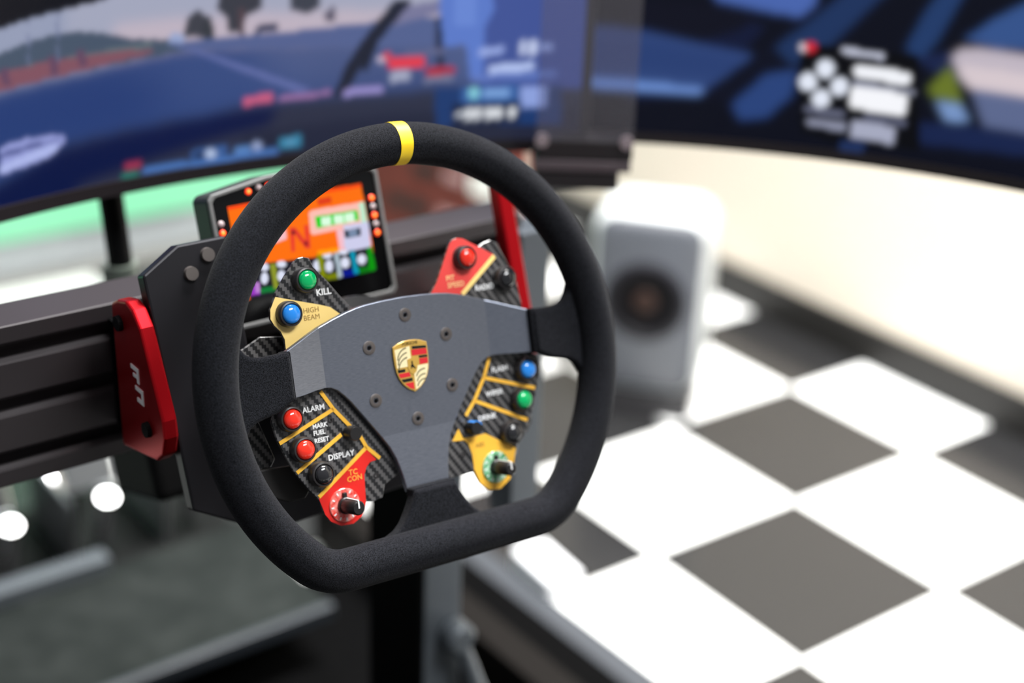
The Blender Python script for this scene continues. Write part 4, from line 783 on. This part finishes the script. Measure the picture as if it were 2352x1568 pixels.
obj('shell', loft([(rrect(.188, .322, .036, cz=CZ), 0.0), (rrect(.200, .334, .042, cz=CZ), .006), (rrect(.212, .340, .046, cz=CZ), .03), (rrect(.212, .340, .046, cz=CZ), .13), (rrect(.19, .32, .04, cz=CZ), .165)]), shell_m, spk, smooth='auto')
obj('baffle', loft([(rrect(.150, .284, .028, cz=CZ), -.012), (rrect(.172, .306, .032, cz=CZ), -.008), (rrect(.186, .32, .036, cz=CZ), 0.0)], True, True), baff_m, spk, smooth='auto', bevel=0.0)
ax = Matrix.Translation((0, -.0125, CZ + 0.012)) @ Matrix.Rotation(math.pi / 2, 4, 'X')
dr = obj('driver_surround', lathe([(0.069, 0.0), (0.067, 0.004), (0.060, 0.006), (0.055, 0.002), (0.055, -0.004)], 48, mtx=ax), mat('black_surround', (20, 18, 23), 0.5, spec=0.2), spk, smooth='auto')
obj('cone', lathe([(0.055, 0.0022), (0.04, 0.0012), (0.022, 0.0004), (0.0, 0.0002)], 48, mtx=ax), mat('black_cone', (9, 8, 11), 0.5, spec=0.1), dr, smooth='auto')
obj('tweeter', lathe([(0.021, 0.0006), (0.019, 0.003), (0.011, 0.004), (0, 0.006)], 32, mtx=ax), mat('copper_brown', (46, 30, 24), 0.5, spec=0.2), dr, smooth='auto')
obj('waveguide', lathe([(0.060, 0.0005), (0.066, 0.0035), (0.074, 0.0008)], 48, mtx=ax), mat('grey_ring', (44, 45, 51), 0.5, spec=0.2), dr, smooth='auto')
obj('base', loft([(rrect(.19, .046, .01, cz=.024), -.005), (rrect(.19, .046, .01, cz=.024), .14)]), mat('black_speaker_base', (46, 45, 48), 0.5), spk, smooth='auto')

# ------------------------------------------------------------------ carton by the front wall
cb = mat('red_brown_card', (104, 52, 45), 0.8, spec=0.2)
add_noise(cb, 14, lin((96, 48, 41)), lin((112, 57, 49)), 3)
ct = thing('carton', 'red brown cardboard carton with black and pale print behind the cockpit', 'carton', (1.07, 1.50, 0.0), (0, 0, math.radians(CARTON_YAW)))
obj('box', box(-0.34, 0.21, 0.0, 0.035, 0.0, 0.46), cb, ct, bevel=0.003)
def mark(name, x0, x1, z0, z1, m): return obj(name, box(x0, x1, -0.0012, 0.0008, z0, z1), m, ct)
ink = mat('black_ink', (22, 18, 18), 0.7); pale = mat('pale_ink', (178, 140, 140), 0.7)
for k in range(2): mark('print', -0.140 + k * .062, -0.088 + k * .062, 0.222, 0.252, ink)
for k in range(2): mark('print', 0.005 + k * .06, 0.055 + k * .06, 0.222, 0.252, pale)
mark('print', -0.072, 0.004, 0.308, 0.332, ink)
mark('print', 0.02, 0.076, 0.312, 0.334, pale)
mark('wall_glimpse', 0.09, 0.165, 0.302, 0.345, mat('wall_glimpse', (246, 244, 238), 0.6))  # added white patch standing in for bright wall glimpsed past the carton
obj('edge_tape', box(-0.34, 0.21, -0.0008, 0.036, 0.452, 0.4612), mat('brown_tape', (120, 84, 60), 0.3), ct)

# ------------------------------------------------------------------ white block beside the mat
wbk = thing('power_adapter', 'small white block on the floor beside the black mat edge', 'power adapter', (0.668, 0.632, 0.0), (0, 0, math.radians(-6)))
obj('body', box(-0.029, 0.029, -0.052, 0.052, 0.0002, 0.036), mat('white_adapter', (240, 242, 246), 0.35), wbk, bevel=0.006, seg=3)
obj('plug_seam', box(-0.0293, 0.0293, -0.0523, 0.0523, 0.0165, 0.0175), mat('grey_seam', (200, 203, 208), 0.4), wbk, bevel=0.004)
